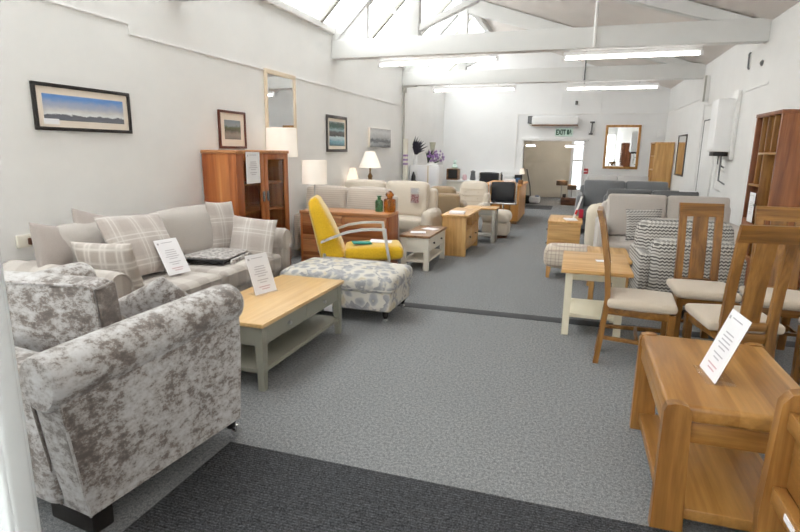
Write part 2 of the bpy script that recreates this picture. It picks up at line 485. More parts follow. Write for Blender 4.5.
W['pic3'] = picture('river print', [(.0, c8(70, 96, 106)), (.2, c8(120, 164, 180)), (.36, c8(200, 214, 218)), (.42, c8(70, 70, 70)), (.58, c8(96, 96, 96)), (.66, c8(150, 176, 182)), (.78, c8(60, 92, 80)), (.92, c8(70, 90, 84)), (1, c8(150, 160, 158))], 2, 9, .25, (1, 1, 3))
W['pic4'] = picture('boat print', [(.0, c8(60, 60, 60)), (.2, c8(150, 150, 150)), (.34, c8(40, 40, 42)), (.5, c8(170, 170, 170)), (.8, c8(206, 206, 206)), (1, c8(176, 176, 176))], 2, 9, .5, (1, 1, 2))
t = NT('red figure label'); a = t.noise(t.coord(), 22, 3)
t.set('Base Color', t.ramp(a, [(.38, c8(200, 190, 186)), (.5, c8(150, 60, 66)), (.62, c8(206, 198, 196))])); t.set('Roughness', .5); W['tagpic'] = t.m

# ------------------------------------------------------------------ the building
XL, XR, YB, YF = -3.72, 2.12, 15.6, -3.2
RX, RZ = -2.41, 4.59                       # ridge
LZ, RZW = 3.28, 3.09                       # wall tops
st = struct
st('floor', M().box(XL - .2, XR + .2, YF - .2, 20.2, -.15, 0, 0), W['carpet'])
st('wall_left', M().box(XL - .2, XL, YF - .2, YB + .2, -.1, LZ, 0), W['wall'])
st('wall_right', M().box(XR, XR + .2, YF - .2, YB + .2, -.1, RZW, 0), W['wall'])
# gable wall with the doorway cut out
DX0, DX1, DZ = -1.43, .14, 1.79
g = M()
g.prism([(XL - .2, -.1), (DX0, -.1), (DX0, DZ), (DX1, DZ), (DX1, -.1), (XR + .2, -.1), (XR + .2, RZW), (RX, RZ), (XL - .2, LZ - .2)], 'xz', YB, YB + .18)
st('wall_back', g, W['wallb'])
# shop front behind the camera: wide unseen windows, put in for frontal light
g = M(); 
g.prism([(XL - .2, -.1), (XR + .2, -.1), (XR + .2, .5), (XL - .2, .5)], 'xz', YF - .2, YF)
g.prism([(XL - .2, 2.5), (XR + .2, 2.5), (XR + .2, RZW), (RX, RZ), (XL - .2, LZ - .2)], 'xz', YF - .2, YF)
for x in (XL - .2, -1.0, .5, XR - .1): g.box(x, x + .3, YF - .2, YF, .5, 2.5, 0)
st('wall_front', g, W['wallb'])
wf = st('added_window_1', M().box(XL, XR, YF - .12, YF - .11, .5, 2.5, 0), W['glass'])
# right roof slope (lined) and left roof slope (glazed)
sl = (RZ - RZW) / (XR - RX)
g = M().prism([(XR + .2, RZW - .2 * sl), (RX, RZ), (RX, RZ + .12), (XR + .2, RZW - .2 * sl + .12)], 'xz', YF - .2, YB + .2)
st('ceiling', g, W['ceil'])
sk = bpy.data.objects.new('window_2', None); COL.objects.link(sk); sk['kind'] = 'structure'
ls = (RZ - LZ) / (RX - XL)
g = M().prism([(XL, LZ + .05), (RX, RZ + .05), (RX, RZ + .056), (XL, LZ + .056)], 'xz', YF, YB)
g.build('pane', W['skyglass'], sk)
y = YF; k = 0
while y < YB:
    M().beam((XL, y, LZ + .0), (RX, y, RZ + .0), .06, .07, up=(0, 1, 0)).build("glazing_bar", W["gpaint"], sk); y += 1.8
st('trim_1', M().box(XL - .02, XL + .05, YF, YB, LZ - .06, LZ + .03, .004), W['trimw'])       # sill of the glazing
st('trim_2', M().box(RX - .06, RX + .06, YF, YB, RZ - .14, RZ, .004), W['beam'])            # ridge board
# board joints on the walls
st('trim_3', M().box(XL, XL + .012, -1, 3.94, 2.51, 2.525, .002).box(XL, XL + .012, 3.94, 3.955, 2.45, 2.525, .002).box(XL, XL + .012, 3.94, 11.6, 2.43, 2.445, .002), W['trimw'])
st('trim_4', M().box(XR - .012, XR, 7.8, 11.2, 2.33, 2.36, .002).box(XR - .02, XR, 11.25, 11.3, 0, 2.36, .003).box(XR - .015, XR, 11.3, 15.6, 2.49, 2.51, .002), W['trimw'])
st('trim_5', M().box(.2, XR, YB - .012, YB, 2.485, 2.5, .002).box(-1.63, .2, YB - .02, YB, 2.485, 2.515, .003).box(-1.66, -1.63, YB - .02, YB, .7, 2.515, .003).box(.5, .512, YB - .008, YB, 2.5, 3.1, .002).box(-.5, -.49, YB - .008, YB, 2.5, 3.2, .002), W['trimw'])
# door lining
g = M().box(DX0 - .06, DX0 + .0, YB - .03, YB + .2, 0, DZ, .004).box(DX1, DX1 + .06, YB - .03, YB + .2, 0, DZ, .004).box(DX0 - .06, DX1 + .1, YB - .05, YB + .2, DZ, DZ + .08, .004)
st('trim_6', g, W['trimw'])
st('baseboard_back', M().box(XL, DX0 - .06, YB - .02, YB, 0, .12, .004).box(DX1 + .06, XR, YB - .02, YB, 0, .12, .004), W['trimw'])
st('baseboard_left', M().box(XL, XL + .018, YF, YB, 0, .12, .004), W['trimw'])
st('baseboard_right', M().box(XR - .018, XR, YF, YB, 0, .12, .004), W['trimw'])
# dark carpet joint
st('trim_7', M().box(-3.68, 2.1, 4.83, 4.975, 0, .004, .001), W['joint'])
# trusses
def truss(Y, brown=False):
    r = bpy.data.objects.new('roof_truss', None); COL.objects.link(r); r.location = (0, Y, 0); r['kind'] = 'structure'
    M().box(XL, XR, 0, .2, 2.86, 3.13, .012).build('tie_beam', W['beam'], r)
    M().prism([(XL, 3.06), (RX, 3.06 + (RX - XL) * ls), (RX, 3.24 + (RX - XL) * ls), (XL, 3.24)], 'xz', .03, .17).build('rafter', W['beam'], r)
    M().prism([(XR, RZW - .02), (XR, 2.95), (RX, RZ - .33), (RX, RZ - .02)], 'xz', .03, .17).build('rafter', W['beam'], r)
    M().box(-2.53, -2.34, .02, .18, 3.13, 4.45, .006).build('king_post', W['beam'], r)
    M().beam((-2.5, .1, 3.28), (-2.98, .1, 3.72), .06, .09, up=(0, 1, 0)).build('brace', W['beam'], r)
    M().beam((-2.36, .1, 3.24), (-.9, .1, 3.85), .08, .12, up=(0, 1, 0)).build('brace', W['beam'], r)
    M().prism([(XL, 3.13), (-3.16, 3.13), (-3.16, 3.66)], 'xz', .05, .15).build('gusset', W['beam'], r)
    return r
for Y in (0.9, 4.46, 8.03, 11.6): truss(Y)
# annex room beyond the doorway
st('wall_annex', M().box(-3, .9, 19, 19.15, -.05, 2.5, 0).box(-3, -2.85, YB + .18, 19, -.05, 2.5, 0).box(.75, .9, YB + .18, 19, -.05, 2.5, 0), W['annex'])
st('ceiling_annex', M().box(-3, .9, YB + .18, 19.15, 2.2, 2.3, 0), W['ceil'])
st('trim_8', M().box(-.75, -.73, 18.985, 19, 0, 2.2, .002).box(-2.85, -.21, 18.985, 19, 1.18, 1.2, .002).box(-2.85, -.21, 18.97, 19, 0, .22, .003), W['annex'])
d3 = st('door_3', M().box(-.2, -.11, 18.93, 19, 0, 2.0, .004).box(.44, .52, 18.93, 19, 0, 2.0, .004).box(-.11, .44, 18.93, 19, 1.92, 2.0, .004).box(-.11, .44, 18.93, 19, 0, .3, .004).box(-.11, .44, 18.93, 19, 1.2, 1.26, .004), W['upvc'])
M().box(-.11, .44, 18.96, 18.97, .3, 1.92, 0).build('door_pane', emis('daylit frosted pane', (.86, .94, 1), 1.6), d3)
# white door leaf at the left edge of the view
d1 = st('door_1', M().box(-1.95, -1.318, .86, .925, .01, 2.0, .012).box(-1.38, -1.322, .85, .935, .01, 2.0, .012), W['upvc'])
M().box(-1.86, -1.40, .852, .862, .15, 1.85, .004).build('door_panel', W['upvc'], d1)
M().box(-1.47, -1.40, .846, .86, .12, 1.88, .006).build('door_moulding', W['upvc'], d1)
# door in the right wall
d2 = st('door_2', M().box(XR - .03, XR, 10.05, 10.12, 0, 2.14, .004).box(XR - .03, XR, 11.05, 11.12, 0, 2.14, .004).box(XR - .03, XR, 10.05, 11.12, 2.08, 2.15, .004), W['trimw'])
M().box(XR - .015, XR - .002, 10.12, 11.05, 0, 2.08, .003).build('door_leaf', W['trimw'], d2)
M().box(XR - .02, XR - .002, 11.03, 11.052, 0, 2.08, .002).box(XR - .02, XR - .002, 10.5, 11.05, 2.06, 2.082, .002).build('door_shadow_line', W['greyw'], d2)  # grey strips standing in for the shadow line at the leaf's top and far edge

def conduit(name, label, pts, r=.012, mat='trimw', cat='pipe'):
    return tag(M().tube(pts, r, 8).build(name, W[mat]), label, cat)
p = thing('conduit', 'grey vertical conduit with junction box on the left wall under the far tie beam', 'pipe', (XL + .03, 11.66, 0))
M().tube([(0, 0, .02), (0, 0, 2.72)], .022, 8).build('pipe', W['gpaint'], p)
M().box(-.03, .05, -.05, .05, 2.72, 2.82, .008).build('junction_box', W['gpaint'], p)
M().beam((0, -.02, 2.84), (.3, -.02, 2.86), .05, .05).build('bracket', W['gpaint'], p)
conduit('conduit', 'white vertical conduit pole on the face of the nearer tie beam', [(.1, 8.01, 2.87), (.1, 8.01, 3.62)], .02)
conduit('conduit', 'thin grey conduit dropping down the face of the farther tie beam', [(.02, 11.57, 2.87), (.02, 11.57, 3.62)], .014, 'greyw')
p = thing('trunking', 'white trunking bracket high on the right wall under the far tie beam', 'bracket', (XR, 11.1, 0))
M().box(-.06, -.002, -.05, .05, 2.4, 2.84, .006).build('channel', W['trimw'], p)
M().box(-.09, -.06, -.06, -.03, 2.4, 2.84, .004).build('edge_strip', W['gpaint'], p)

# fluorescent battens
def batten(label, x0, x1, Y, z, tilt):
    r = thing('fluorescent_light', label, 'light', ((x0 + x1) / 2, Y, z), 0, 'fluorescent ceiling lights')
    r.rotation_euler = (0, tilt, 0); L = (x1 - x0) / 2
    M().box(-L, L, -.035, .035, .035, .085, .006).build('housing', W['white'], r)
    M().tube([(-L + .03, 0, 0), (L - .03, 0, 0)], .016, 10).build('tube', W['tube'], r)
    for s in (-1, 1): M().box(s * L - .02, s * L + .02, -.02, .02, -.022, .04, .004).build('end_cap', W['white'], r)
    for s in (-.6, .6): M().tube([(s * L, 0, .085), (s * L, 0, .14)], .008, 6).build('hanger', W['steel'], r)
    return r
batten('fluorescent batten at upper left, under the nearer tie beam and close to the left wall', -3.08, -1.23, 8.42, 2.81, -R(1))
batten('fluorescent batten under the nearer tie beam on the right side of the ceiling', -.29, 1.46, 8.38, 2.79, R(-.2))
batten('fluorescent batten under the farther tie beam at left, above the work counter', -3.1, -1.34, 11.95, 2.77, 0)
batten('fluorescent batten under the farther tie beam at right, above the oak framed mirror', -.32, 1.4, 11.95, 2.75, 0)
for Y in (3.5, .4):  # two rows out of view, added for their light
    for (a, b, n) in ((-3.08, -1.23, 'left'), (-.29, 1.46, 'right')):
        batten('added unseen fluorescent batten overhead nearer the shop front, %s side, row at %s' % (n, 'the dark carpet joint' if Y > 3 else 'the entrance mat'), a, b, Y, 2.72, 0)
for (x0, x1, Y, nm) in ((-1.3, .1, 16.5, 'added fluorescent batten just inside the far room, hidden by the doorway lintel'), (-1.3, .1, 17.9, 'added fluorescent batten hidden above the doorway lintel in the far room'), (-1.45, -1.2, 16.6, 'short end of a fluorescent batten at left beyond the doorway'), (-.36, .2, 17.2, 'fluorescent batten at right in the room beyond the doorway')):  # the two behind the lintel are added to brighten the annex
    r = thing('fluorescent_light', nm, 'light', ((x0 + x1) / 2, Y, 2.08 if Y in (17.9, 16.5) else 1.66), 0, 'annex lights')
    L = (x1 - x0) / 2
    M().box(-L, L, -.035, .035, .03, .07, .005).build('housing', W['white'], r)
    M().tube([(-L, 0, .01), (L, 0, .01)], .016, 8).build('tube', W['tube'], r)
    M().tube([(0, 0, .07), (0, 0, 2.2 - r.location.z)], .008, 6).build('hanger', W['steel'], r)

# ------------------------------------------------------------------ things on the walls
def framed(name, label, cat, y0, y1, z0, z1, fw, mount, frame, pic, side=-1, dep=.025, kids=True):
    X = XL if side < 0 else XR; s = -side
    r = thing(name, label, cat, (X, (y0 + y1) / 2, z0))
    h = (y1 - y0) / 2; H = z1 - z0
    def bx(a, b, ya, yb, za, zb, rr=.003): return M().box(s * a, s * b, ya, yb, za, zb, rr)
    f = bx(.002, dep, -h, h, 0, fw); 
    f.box(s * .002, s * dep, -h, h, H - fw, H, .003).box(s * .002, s * dep, -h, -h + fw, fw, H - fw, .003).box(s * .002, s * dep, h - fw, h, fw, H - fw, .003)
    f.build('frame', W[frame], r)
    if mount > 0:
        bx(.004, .012, -h + fw, h - fw, fw, H - fw, 0).build('mount', W['mount'], r)
    m = fw + mount
    bx(.005, .0145, -h + m, h - m, m, H - m, 0).build('print' if cat == 'picture' else 'mirror_glass', W[pic], r)
    return r
P1 = framed('framed_picture', 'wide black framed panorama of a lake under blue sky on the left wall', 'picture', 2.98, 3.87, 1.608, 1.945, .026, .05, 'blackframe', 'pic1')
M().box(.012, .0155, -.375, -.25, .045, .085, 0).build('caption_card', W['paper'], P1)
framed('framed_picture', 'small brown framed landscape print above the glazed cabinet', 'picture', 5.1, 5.6, 1.492, 1.9, .025, .075, 'brownframe', 'pic2')
framed('framed_picture', 'tall dark grey framed print of water and trees on left wall behind the sofas', 'picture', 7.78, 8.56, 1.455, 2.02, .045, .05, 'greyframe', 'pic3')
cv = thing('canvas_print', 'unframed black and white canvas of boats on the left wall', 'picture', (XL, 10.17, 1.545))
M().box(0, .035, -.6, .6, 0, .355, .002).build('canvas', W['mount'], cv)
M().box(.034, .0365, -.57, .6, .0, .352, 0).build('print', W['pic4'], cv)
framed('wall_mirror', 'tall cream framed mirror on the left wall behind white drum lampshade', 'mirror', 6.05, 6.82, 1.46, 2.455, .055, 0, 'creamframe', 'mirror')
framed('wall_mirror', 'slim dark edged mirror on the right wall beyond the white boiler', 'mirror', 12.55, 13.5, 1.03, 1.89, .03, 0, 'greyframe', 'mirror', 1)
mr = thing('wall_mirror', 'oak framed mirror on the far wall right of the doorway', 'mirror', (1.1, YB, 1.08))
g = M(); w, H = .43, 1.13
for a in ((-w, w, 0, .06), (-w, w, H - .06, H), (-w, -w + .06, .06, H - .06), (w - .06, w, .06, H - .06)): g.box(a[0], a[1], -.03, -.002, a[2], a[3], .006)
g.build('frame', W['goldframe'], mr)
M().box(-w + .06, w - .06, -.016, -.004, .06, H - .06, 0).build('mirror_glass', W['mirror'], mr)
ah = thing('air_heater', 'long white air heater above the doorway', 'heater', (-.64, YB, 2.19))
M().soft((0, -.09, .13), (.6, .09, .11), .03).build('casing', W['white'], ah)
M().box(-.6, .6, -.17, -.01, 0, .022, .006).build('grille', W['dkoak'], ah)
M().box(-.72, -.6, -.08, -.002, .06, .26, .01).build('end_bracket', W['greyw'], ah)
br = thing('wall_bracket', 'dark vertical metal bracket on the far wall between doorway and mirror', 'bracket', (.3, YB, 1.98))
M().tube([(.0, -.02, 0), (.02, -.04, .3)], .018, 8).build('bar', W['greyw'], br); M().box(-.05, .05, -.04, -.002, -.02, .03, .006).build('foot', W['greyw'], br); M().box(-.04, .08, -.05, -.002, .28, .32, .006).build('top', W['greyw'], br)
tag(M().soft((0, -.03, 0), (.035, .03, .05), .015).build('alarm_sensor', W['greyw'], loc=(-.12, YB, 2.78)), 'small dark sensor high on the far wall above the doorway', 'sensor')
tag(M().soft((0, -.02, 0), (.05, .02, .1), .01).build('alarm_box', W['white'], loc=(1.98, YB, 2.0)), 'small white box on far wall in the right corner', 'box')
fs = thing('fire_notice', 'small red and white fire notice beside the doorway', 'sign', (.22, YB, .93))
M().box(-.09, .09, -.008, -.001, 0, .14, .001).build('plate', W['red'], fs); M().box(-.07, .07, -.0095, -.007, .05, .08, 0).build('white_panel', W['paper'], fs)
# exit sign
ex = thing('exit_sign', 'green and white exit sign above the doorway', 'sign', (-.385, YB, 1.945))
M().box(-.23, .23, -.02, -.002, -.03, .19, .004).build('plate', W['greenp'], ex)
def text(s, size, mat, parent, loc, rot, name='lettering', ext=.001, sx=1):
    cu = bpy.data.curves.new(name, 'FONT'); cu.body = s; cu.size = size; cu.extrude = ext; cu.align_x = 'CENTER'; cu.resolution_u = 2; cu.offset = .007
    o = bpy.data.objects.new(name, cu); COL.objects.link(o)
    dg = bpy.context.evaluated_depsgraph_get()
    me = bpy.data.meshes.new_from_object(o.evaluated_get(dg)); bpy.data.objects.remove(o)
    me.materials.clear(); me.materials.append(mat)
    o = bpy.data.objects.new(name, me); COL.objects.link(o); o.parent = parent; o.location = loc; o.rotation_euler = rot; o.scale = (sx, 1, 1)
    return o
text('EXIT', .19, W['green'], ex, (-.085, -.0215, .012), (PI / 2, 0, 0), sx=.66)
M().box(.075, .125, -.0225, -.0195, .015, .145, 0).build('doorway_block', W['green'], ex)
g = M()
g.lathe([(.017, 0), (.017, .002)], n=10, m=Matrix.Translation((.165, -.021, .13)) @ Matrix.Rotation(PI / 2, 4, 'X'))
g.beam((.16, -.021, .11), (.15, -.021, .065), .03, .002, up=(0, 1, 0), r=0).beam((.15, -.021, .07), (.19, -.021, .05), .015, .002, up=(0, 1, 0), r=0).beam((.19, -.021, .05), (.185, -.021, .015), .015, .002, up=(0, 1, 0), r=0).beam((.15, -.021, .07), (.125, -.021, .02), .015, .002, up=(0, 1, 0), r=0).beam((.16, -.021, .1), (.2, -.021, .085), .013, .002, up=(0, 1, 0), r=0)
g.build('running_figure', W['green'], ex)
# boiler
bo = thing('wall_boiler', 'white wall hung boiler with pipes on the right wall', 'boiler', (XR, 9.15, 0))
M().soft((-.14, -.02, 1.9), (.135, .19, .37), .025).build('casing', W['white'], bo)
M().box(-.05, -.002, -.26, .2, 1.42, 2.38, .006).build('back_board', W['trimw'], bo)
M().box(-.24, -.05, -.15, .12, 1.47, 1.54, .01).build('control_panel', W['black'], bo)
for k, (yy, zz) in enumerate(((-.1, 1.12), (-.02, 1.3), (.06, 1.36), (.12, 1.0))):
    M().tube([(-.12, yy, 1.5), (-.12, yy, zz), (-.02, yy + .06, zz - .06)], .012, 8).build('pipe', W['trimw'] if k % 2 else W['greyw'], bo)
M().tube([(-.03, -.22, 1.5), (-.03, -.22, 1.75)], .02, 8).build('flue_pipe', W['greyw'], bo)
tag(M().tube([(0, 0, 0), (-.015, 0, .02), (-.015, .02, .2), (0, .02, .22)], .012, 8).build('cable_clip', W['greyw'], loc=(XR - .004, 8.72, 2.62)), 'dark cable scar running down the right wall under the tie beam', 'cable')
tag(M().lathe([(.035, 0), (.04, .01), (.015, .03)], m=Matrix.Rotation(-PI / 2, 4, 'Y')).build('wall_hook', W['greyw'], loc=(XR - .002, 8.15, 2.62)), 'small dark round fixing high on the right wall', 'hook')
# socket on the left wall behind the sofa
so = thing('wall_socket', 'white socket plate with dark plug on the left wall behind the sofa cushions', 'socket', (XL, 2.80, .83))
M().box(.002, .02, -.075, .075, -.045, .045, .006).build('plate', W['whitepaint'], so); M().box(.02, .05, .0, .05, -.03, .02, .008).build('plug', W['dkwood'], so)

# ------------------------------------------------------------------ upholstered seats
def make_sofa(name, label, cat, loc, rz, w, d, ah, bh, sh, aw, style, nb, ns, mat, bmat=None, cmat=None, feet='blackwood', ffoot=.1, group=None, bt=.2, piping=False, br=.085, fb=.08):
    """faces local +y; origin on the floor at its middle"""
    r = thing(name, label, cat, loc, rz, group)
    m = W[mat]; bm_ = W[bmat or mat]; cm = W[cmat or mat]
    hw, hd = w / 2, d / 2
    M().soft((0, -.02, (ffoot + sh - .16) / 2), (hw - aw * .8, hd - .06, (sh - .16 - ffoot) / 2), .02).build('base', m, r)
    # back
    M().soft((0, -hd + bt / 2, (ffoot + bh - fb) / 2), (hw - aw * .5, bt / 2, (bh - fb - ffoot) / 2), .06).build('back', m, r)
    for s in (-1, 1):
        xo = s * hw; xi = s * (hw - aw)
        g = M()
        if style == 'scroll':
            rr = aw * .5
            g.tube([(s * (hw - rr), -hd + .02, ah - rr), (s * (hw - rr), -hd + .06, ah - rr), (s * (hw - rr), hd - .06, ah - rr - .01), (s * (hw - rr), hd - .03, ah - rr - .01)], [rr * .7, rr, rr, rr * .86], 20)
            g.soft((s * (hw - rr * .95), 0, (ffoot + ah - rr) / 2), (rr * .72, hd - .04, (ah - rr - ffoot) / 2), .025)
        elif style == 'round':
            g.soft(((xo + xi) / 2, .03, (ffoot + ah) / 2), (aw / 2, hd - .05, (ah - ffoot) / 2), aw * .45, (.01, .02, .03), 4)
        else:
            g.soft(((xo + xi) / 2, 0, (ffoot + ah) / 2), (aw / 2, hd - .01, (ah - ffoot) / 2), .035, (.0, .0, .008), 3)
        a = g.build('arm', m, r)
        if style == 'scroll':
            rr = aw * .5
            pts = [(s * (hw - rr) + rr * .86 * math.cos(q), hd - .028, ah - rr - .01 + rr * .86 * math.sin(q)) for q in [PI * 2 * k / 20 for k in range(20)]]
            M().tube(pts, .006, 6, True).build('piping', m, a)
    W0 = w - 2 * aw
    for k in range(ns):
        x = -W0 / 2 + W0 * (k + .5) / ns
        c = M().soft((x, .08, sh - .085), (W0 / ns / 2 - .004, hd - .1, .085), .04, (.005, .01, .025), 5).build('seat_cushion', cm, r)
        if piping:
            y1 = hd - .02
            M().tube([(x - W0 / ns / 2 + .04, y1 + .005, sh - .03), (x + W0 / ns / 2 - .04, y1 + .005, sh - .03)], .006, 6).build('piping', cm, c)
    for k in range(nb):
        x = -W0 / 2 + W0 * (k + .5) / nb
        mm = Matrix.Translation((x, -hd + bt + .08, (sh + bh) / 2 + .01)) @ Matrix.Rotation(R(10), 4, 'X')
        M().soft((0, 0, 0), (W0 / nb / 2 - .003, .1, (bh - sh) / 2 + .01), br, (.0, .03, .02 if br > .05 else .008), 5, mm).build('back_cushion', bm_, r)
    for sx in (-1, 1):
        for sy in (-1, 1):
            M().lathe([(.022, 0), (.03, ffoot + .03)], (sx * (hw - .1), sy * (hd - .1), 0), 12).build('foot', W[feet], r)
    return r

# plaid sofa on the left wall
make_sofa('fabric_sofa', 'light greige checked scroll arm sofa along the left wall heaped with cushions', 'sofa', (-3.14, 3.62, 0), -PI / 2, 2.3, 1.0, .74, .93, .5, .22, 'scroll', 2, 2, 'plaid', 'plaidback', 'plaid', piping=True, fb=.22)

# crushed velvet armchair nearest the camera, left
def velvet_chair():
    r = thing('velvet_armchair', 'large crushed silver velvet armchair with scroll arms in left foreground', 'armchair', (-1.676, 1.358, 0), R(-7.2))
    v = W['velvet']
    def arm(x0):
        g = M()
        g.tube([(x0 - .09, -.07, .658), (x0 - .09, -.06, .658), (x0 - .09, -.03, .66), (x0 - .09, .4, .69), (x0 - .09, .86, .722), (x0 - .09, .91, .724), (x0 - .09, .935, .724)], [.095, .106, .11, .109, .104, .096, .078], 28)
        # side panel, raked
        N = 10; poly = [(-.055, .66), (-.03, .45), (.0, .2), (.015, .1), (.855, .12), (.87, .3), (.885, .5), (.885, .7)]
        g.prism(poly, 'yz', x0 - .17, x0 - .003)
        a = g.build('arm', v, r)
        M().tube([(x0 - .165, -.06, .66), (x0 - .165, -.035, .45), (x0 - .165, .01, .11)], .007, 6).build('seam', W['velvetd'], a)
        M().tube([(x0 - .002, y, z) for (y, z) in ((-.052, .63), (-.03, .45), (.0, .2), (.015, .1))], .005, 6).build('seam', v, a)
        return a
    arm(0); arm(-1.12)
    M().soft((-.64, .06, .39), (.5, .09, .29), .06).build('back', v, r)
    M().soft((-.64, .47, .22), (.5, .40, .11), .02).build('base', v, r)
    M().soft((-.645, .52, .415), (.465, .39, .1), .05, (.0, .01, .03), 5).build('seat_cushion', v, r)
    mm = Matrix.Translation((-.735, .275, .69)) @ Matrix.Rotation(R(15), 4, 'Z') @ Matrix.Rotation(R(7), 4, 'X')
    c = M().soft((0, 0, 0), (.46, .065, .24), .03, (.01, .02, .012), 6, mm).build('back_cushion', v, r)
    mp = [mm @ Vector((.455 * a + .0, -.067, .235 * b)) for (a, b) in ((-1, -1), (-1, 1), (-.97, 1.02), (.95, 1.02), (1, .97), (1, -1))]
    M().tube(mp, .007, 8).build('piping', W['velvet'], c)
    M().soft((.465, 0, 0), (.012, .058, .225), .011, (0, 0, 0), 3, mm).build('gusset', W['velvetd'], c)
    M().box(-.28, -.02, .03, .12, 0, .1, .006).build('foot', W['blackwood'], r)
    M().box(-1.2, -1.0, .03, .12, 0, .1, .006).build('foot', W['blackwood'], r)
    for x in (-.06, -1.2):
        f = M().lathe([(.022, .06), (.03, .1), (.03, .12)], (x, .84, 0), 12).build('foot', W['blackwood'], r)
        M().lathe([(.026, -.014), (.03, 0), (.026, .014)], n=16, m=Matrix.Translation((x + .015, .865, .031)) @ Matrix.Rotation(PI / 2, 4, 'Y')).box(x - .012, x + .036, .845, .865, .03, .075, .004).build('castor', W['chrome'], f)
    return r
velvet_chair()
tag(M().pillow(.42, .32, .14, wob=.1).build('scatter_cushion', W['velvet'], loc=(-1.98, 2.15, .69), rot=(R(40), R(-26), R(-4))), 'crushed taupe velvet scatter cushion on the velvet armchair seat', 'cushion')

# cushions on the plaid sofa
def cushion(label, mat, w, h, t, loc, rot, group='scatter cushions on the checked sofa'):
    return tag(M().pillow(w, h, t, wob=.08).build('scatter_cushion', W[mat], loc=loc, rot=rot), label, 'cushion', group)
cushion('taupe cushion standing on its corner at the left end of the checked sofa', 'plaincush', .44, .34, .15, (-3.34, 2.76, .80), (R(18), R(-13), R(-84)))
cushion('plain taupe cushion leaning on the sofa back, second from its left arm', 'plaincush', .44, .40, .15, (-3.36, 3.10, .82), (R(18), R(-16), R(-86)))
cushion('soft checked cushion propped against the sofa left arm in front of the taupe ones', 'plaidcush2', .50, .37, .14, (-2.99, 2.81, .69), (R(14), R(-2), R(2)))
cushion('big pale lined plaid cushion holding up the white price sheet', 'plaidcush', .68, .50, .16, (-3.13, 3.27, .765), (R(26), R(-3), R(-86)))
cushion('plaid cushion standing in the far corner of the checked sofa', 'plaidcush', .36, .48, .12, (-3.24, 4.43, .755), (R(12), R(-4), R(-97)))
cushion('square plaid cushion leaning on the far arm of the checked sofa', 'plaidcush', .42, .38, .14, (-2.86, 4.36, .675), (R(18), R(-6), R(-162)))

# printed sheets -------------------------------------------------------
def sheet_lines(w, h, parent, y=-.0022, red=True):
    g = M(); random.seed(int(w * 1000 + h * 100))
    rows = [(.90, .5), (.78, .0), (.68, .42), (.62, .5), (.56, .46), (.50, .6), (.44, .36), (.34, .5), (.28, .3)]
    for (f, l) in rows:
        if l > 0: g.box(-w * l / 2, w * l / 2, y - .0004, y, h * f - h * .008, h * f + h * .008, 0)
    g.box(-w * .42, -w * .34, y - .0004, y, h * .86, h * .91, 0)
    g.build('print', W['ink'], parent)
    if red:
        M().box(-w * .25, w * .25, y - .0004, y, h * .16, h * .18, 0).box(-w * .15, w * .2, y - .0004, y, h * .1, h * .12, 0).build('price_print', W['inkr'], parent)
def sign_holder(label, loc, rz, tilt, w=.21, h=.297):
    r = thing('sign_holder', label, 'sign', loc, rz)
    mm = Matrix.Rotation(-tilt, 4, 'X')
    M().box(-w / 2, w / 2, -.03, .085, 0, .003, .001).box(-w / 2, w / 2, .002, .004, .002, h + .002, .0005, mm).build('acrylic_stand', W['acryl'], r)
    pr = M().box(-w / 2 + .002, w / 2 - .002, -.001, .001, 0, h, 0).build('paper', W['paper'], r)
    pr.location = (0, -.001, .004); pr.rotation_euler = (-tilt, 0, 0)
    sheet_lines(w, h, pr)
    return r
# Rotation(-tilt) about x: z -> (0, sin, cos): leans away from the reader (+y)

# swatch book on the sofa seat
sb = thing('swatch_book', 'fabric swatch book lying open edged on the sofa seat', 'book', (-3.04, 4.03, .528), R(10))
M().box(-.27, .2, -.26, .26, 0, .008, .003).box(-.285, -.265, -.26, .26, 0, .045, .004).box(-.27, .2, -.275, -.255, 0, .035, .004).build('cover', W['black'], sb)
M().box(-.25, .19, -.24, .25, .008, .03, .006).build('sample_pages', W['darkfab'], sb)
M().soft((-.0, .02, .036), (.22, .24, .006), .005, (0, 0, .006)).build('top_swatch', W['swatch'], sb)
M().soft((.235, .03, -.01), (.014, .22, .035), .012).build('hanging_swatch', W['swatch'], sb)
ps = thing('price_sheet', 'white printed price sheet propped on the big plaid cushion', 'sign', (-2.88, 3.37, .535), R(80))
pp = M().box(-.105, .105, -.001, .001, 0, .297, 0).build('paper', W['paper'], ps); pp.rotation_euler = (R(-30), 0, 0)
sheet_lines(.21, .297, pp)

# ------------------------------------------------------------------ tables
def tapered_leg(x, y, h, w=.055, tb=.7, sx=1, sy=1):
    g = M(); a = w / 2; b = a * tb
    ox, oy = sx * (a - b), sy * (a - b)
    v = [(x + i * a, y + j * a, h) for i, j in ((-1, -1), (1, -1), (1, 1), (-1, 1))] + [(x + ox + i * b, y + oy + j * b, 0) for i, j in ((-1, -1), (1, -1), (1, 1), (-1, 1))]
    # straight to the shelf, then tapering on the inner faces
    g.add(v, [(3, 2, 1, 0), (4, 5, 6, 7), (0, 1, 5, 4), (1, 2, 6, 5), (2, 3, 7, 6), (3, 0, 4, 7)])
    return g
def knob(x, y, z, parent, mat='steel', dirx=1, diry=0, r=.014):
    q = Matrix.Translation((x, y, z)) @ (Matrix.Rotation(PI / 2 * dirx, 4, 'Y') if dirx else Matrix.Rotation(-PI / 2 * diry, 4, 'X'))
    M().lathe([(r * .5, 0), (r * .45, .008), (r, .014), (r, .02), (r * .6, .026)], n=14, m=q).build('knob', W[mat], parent)
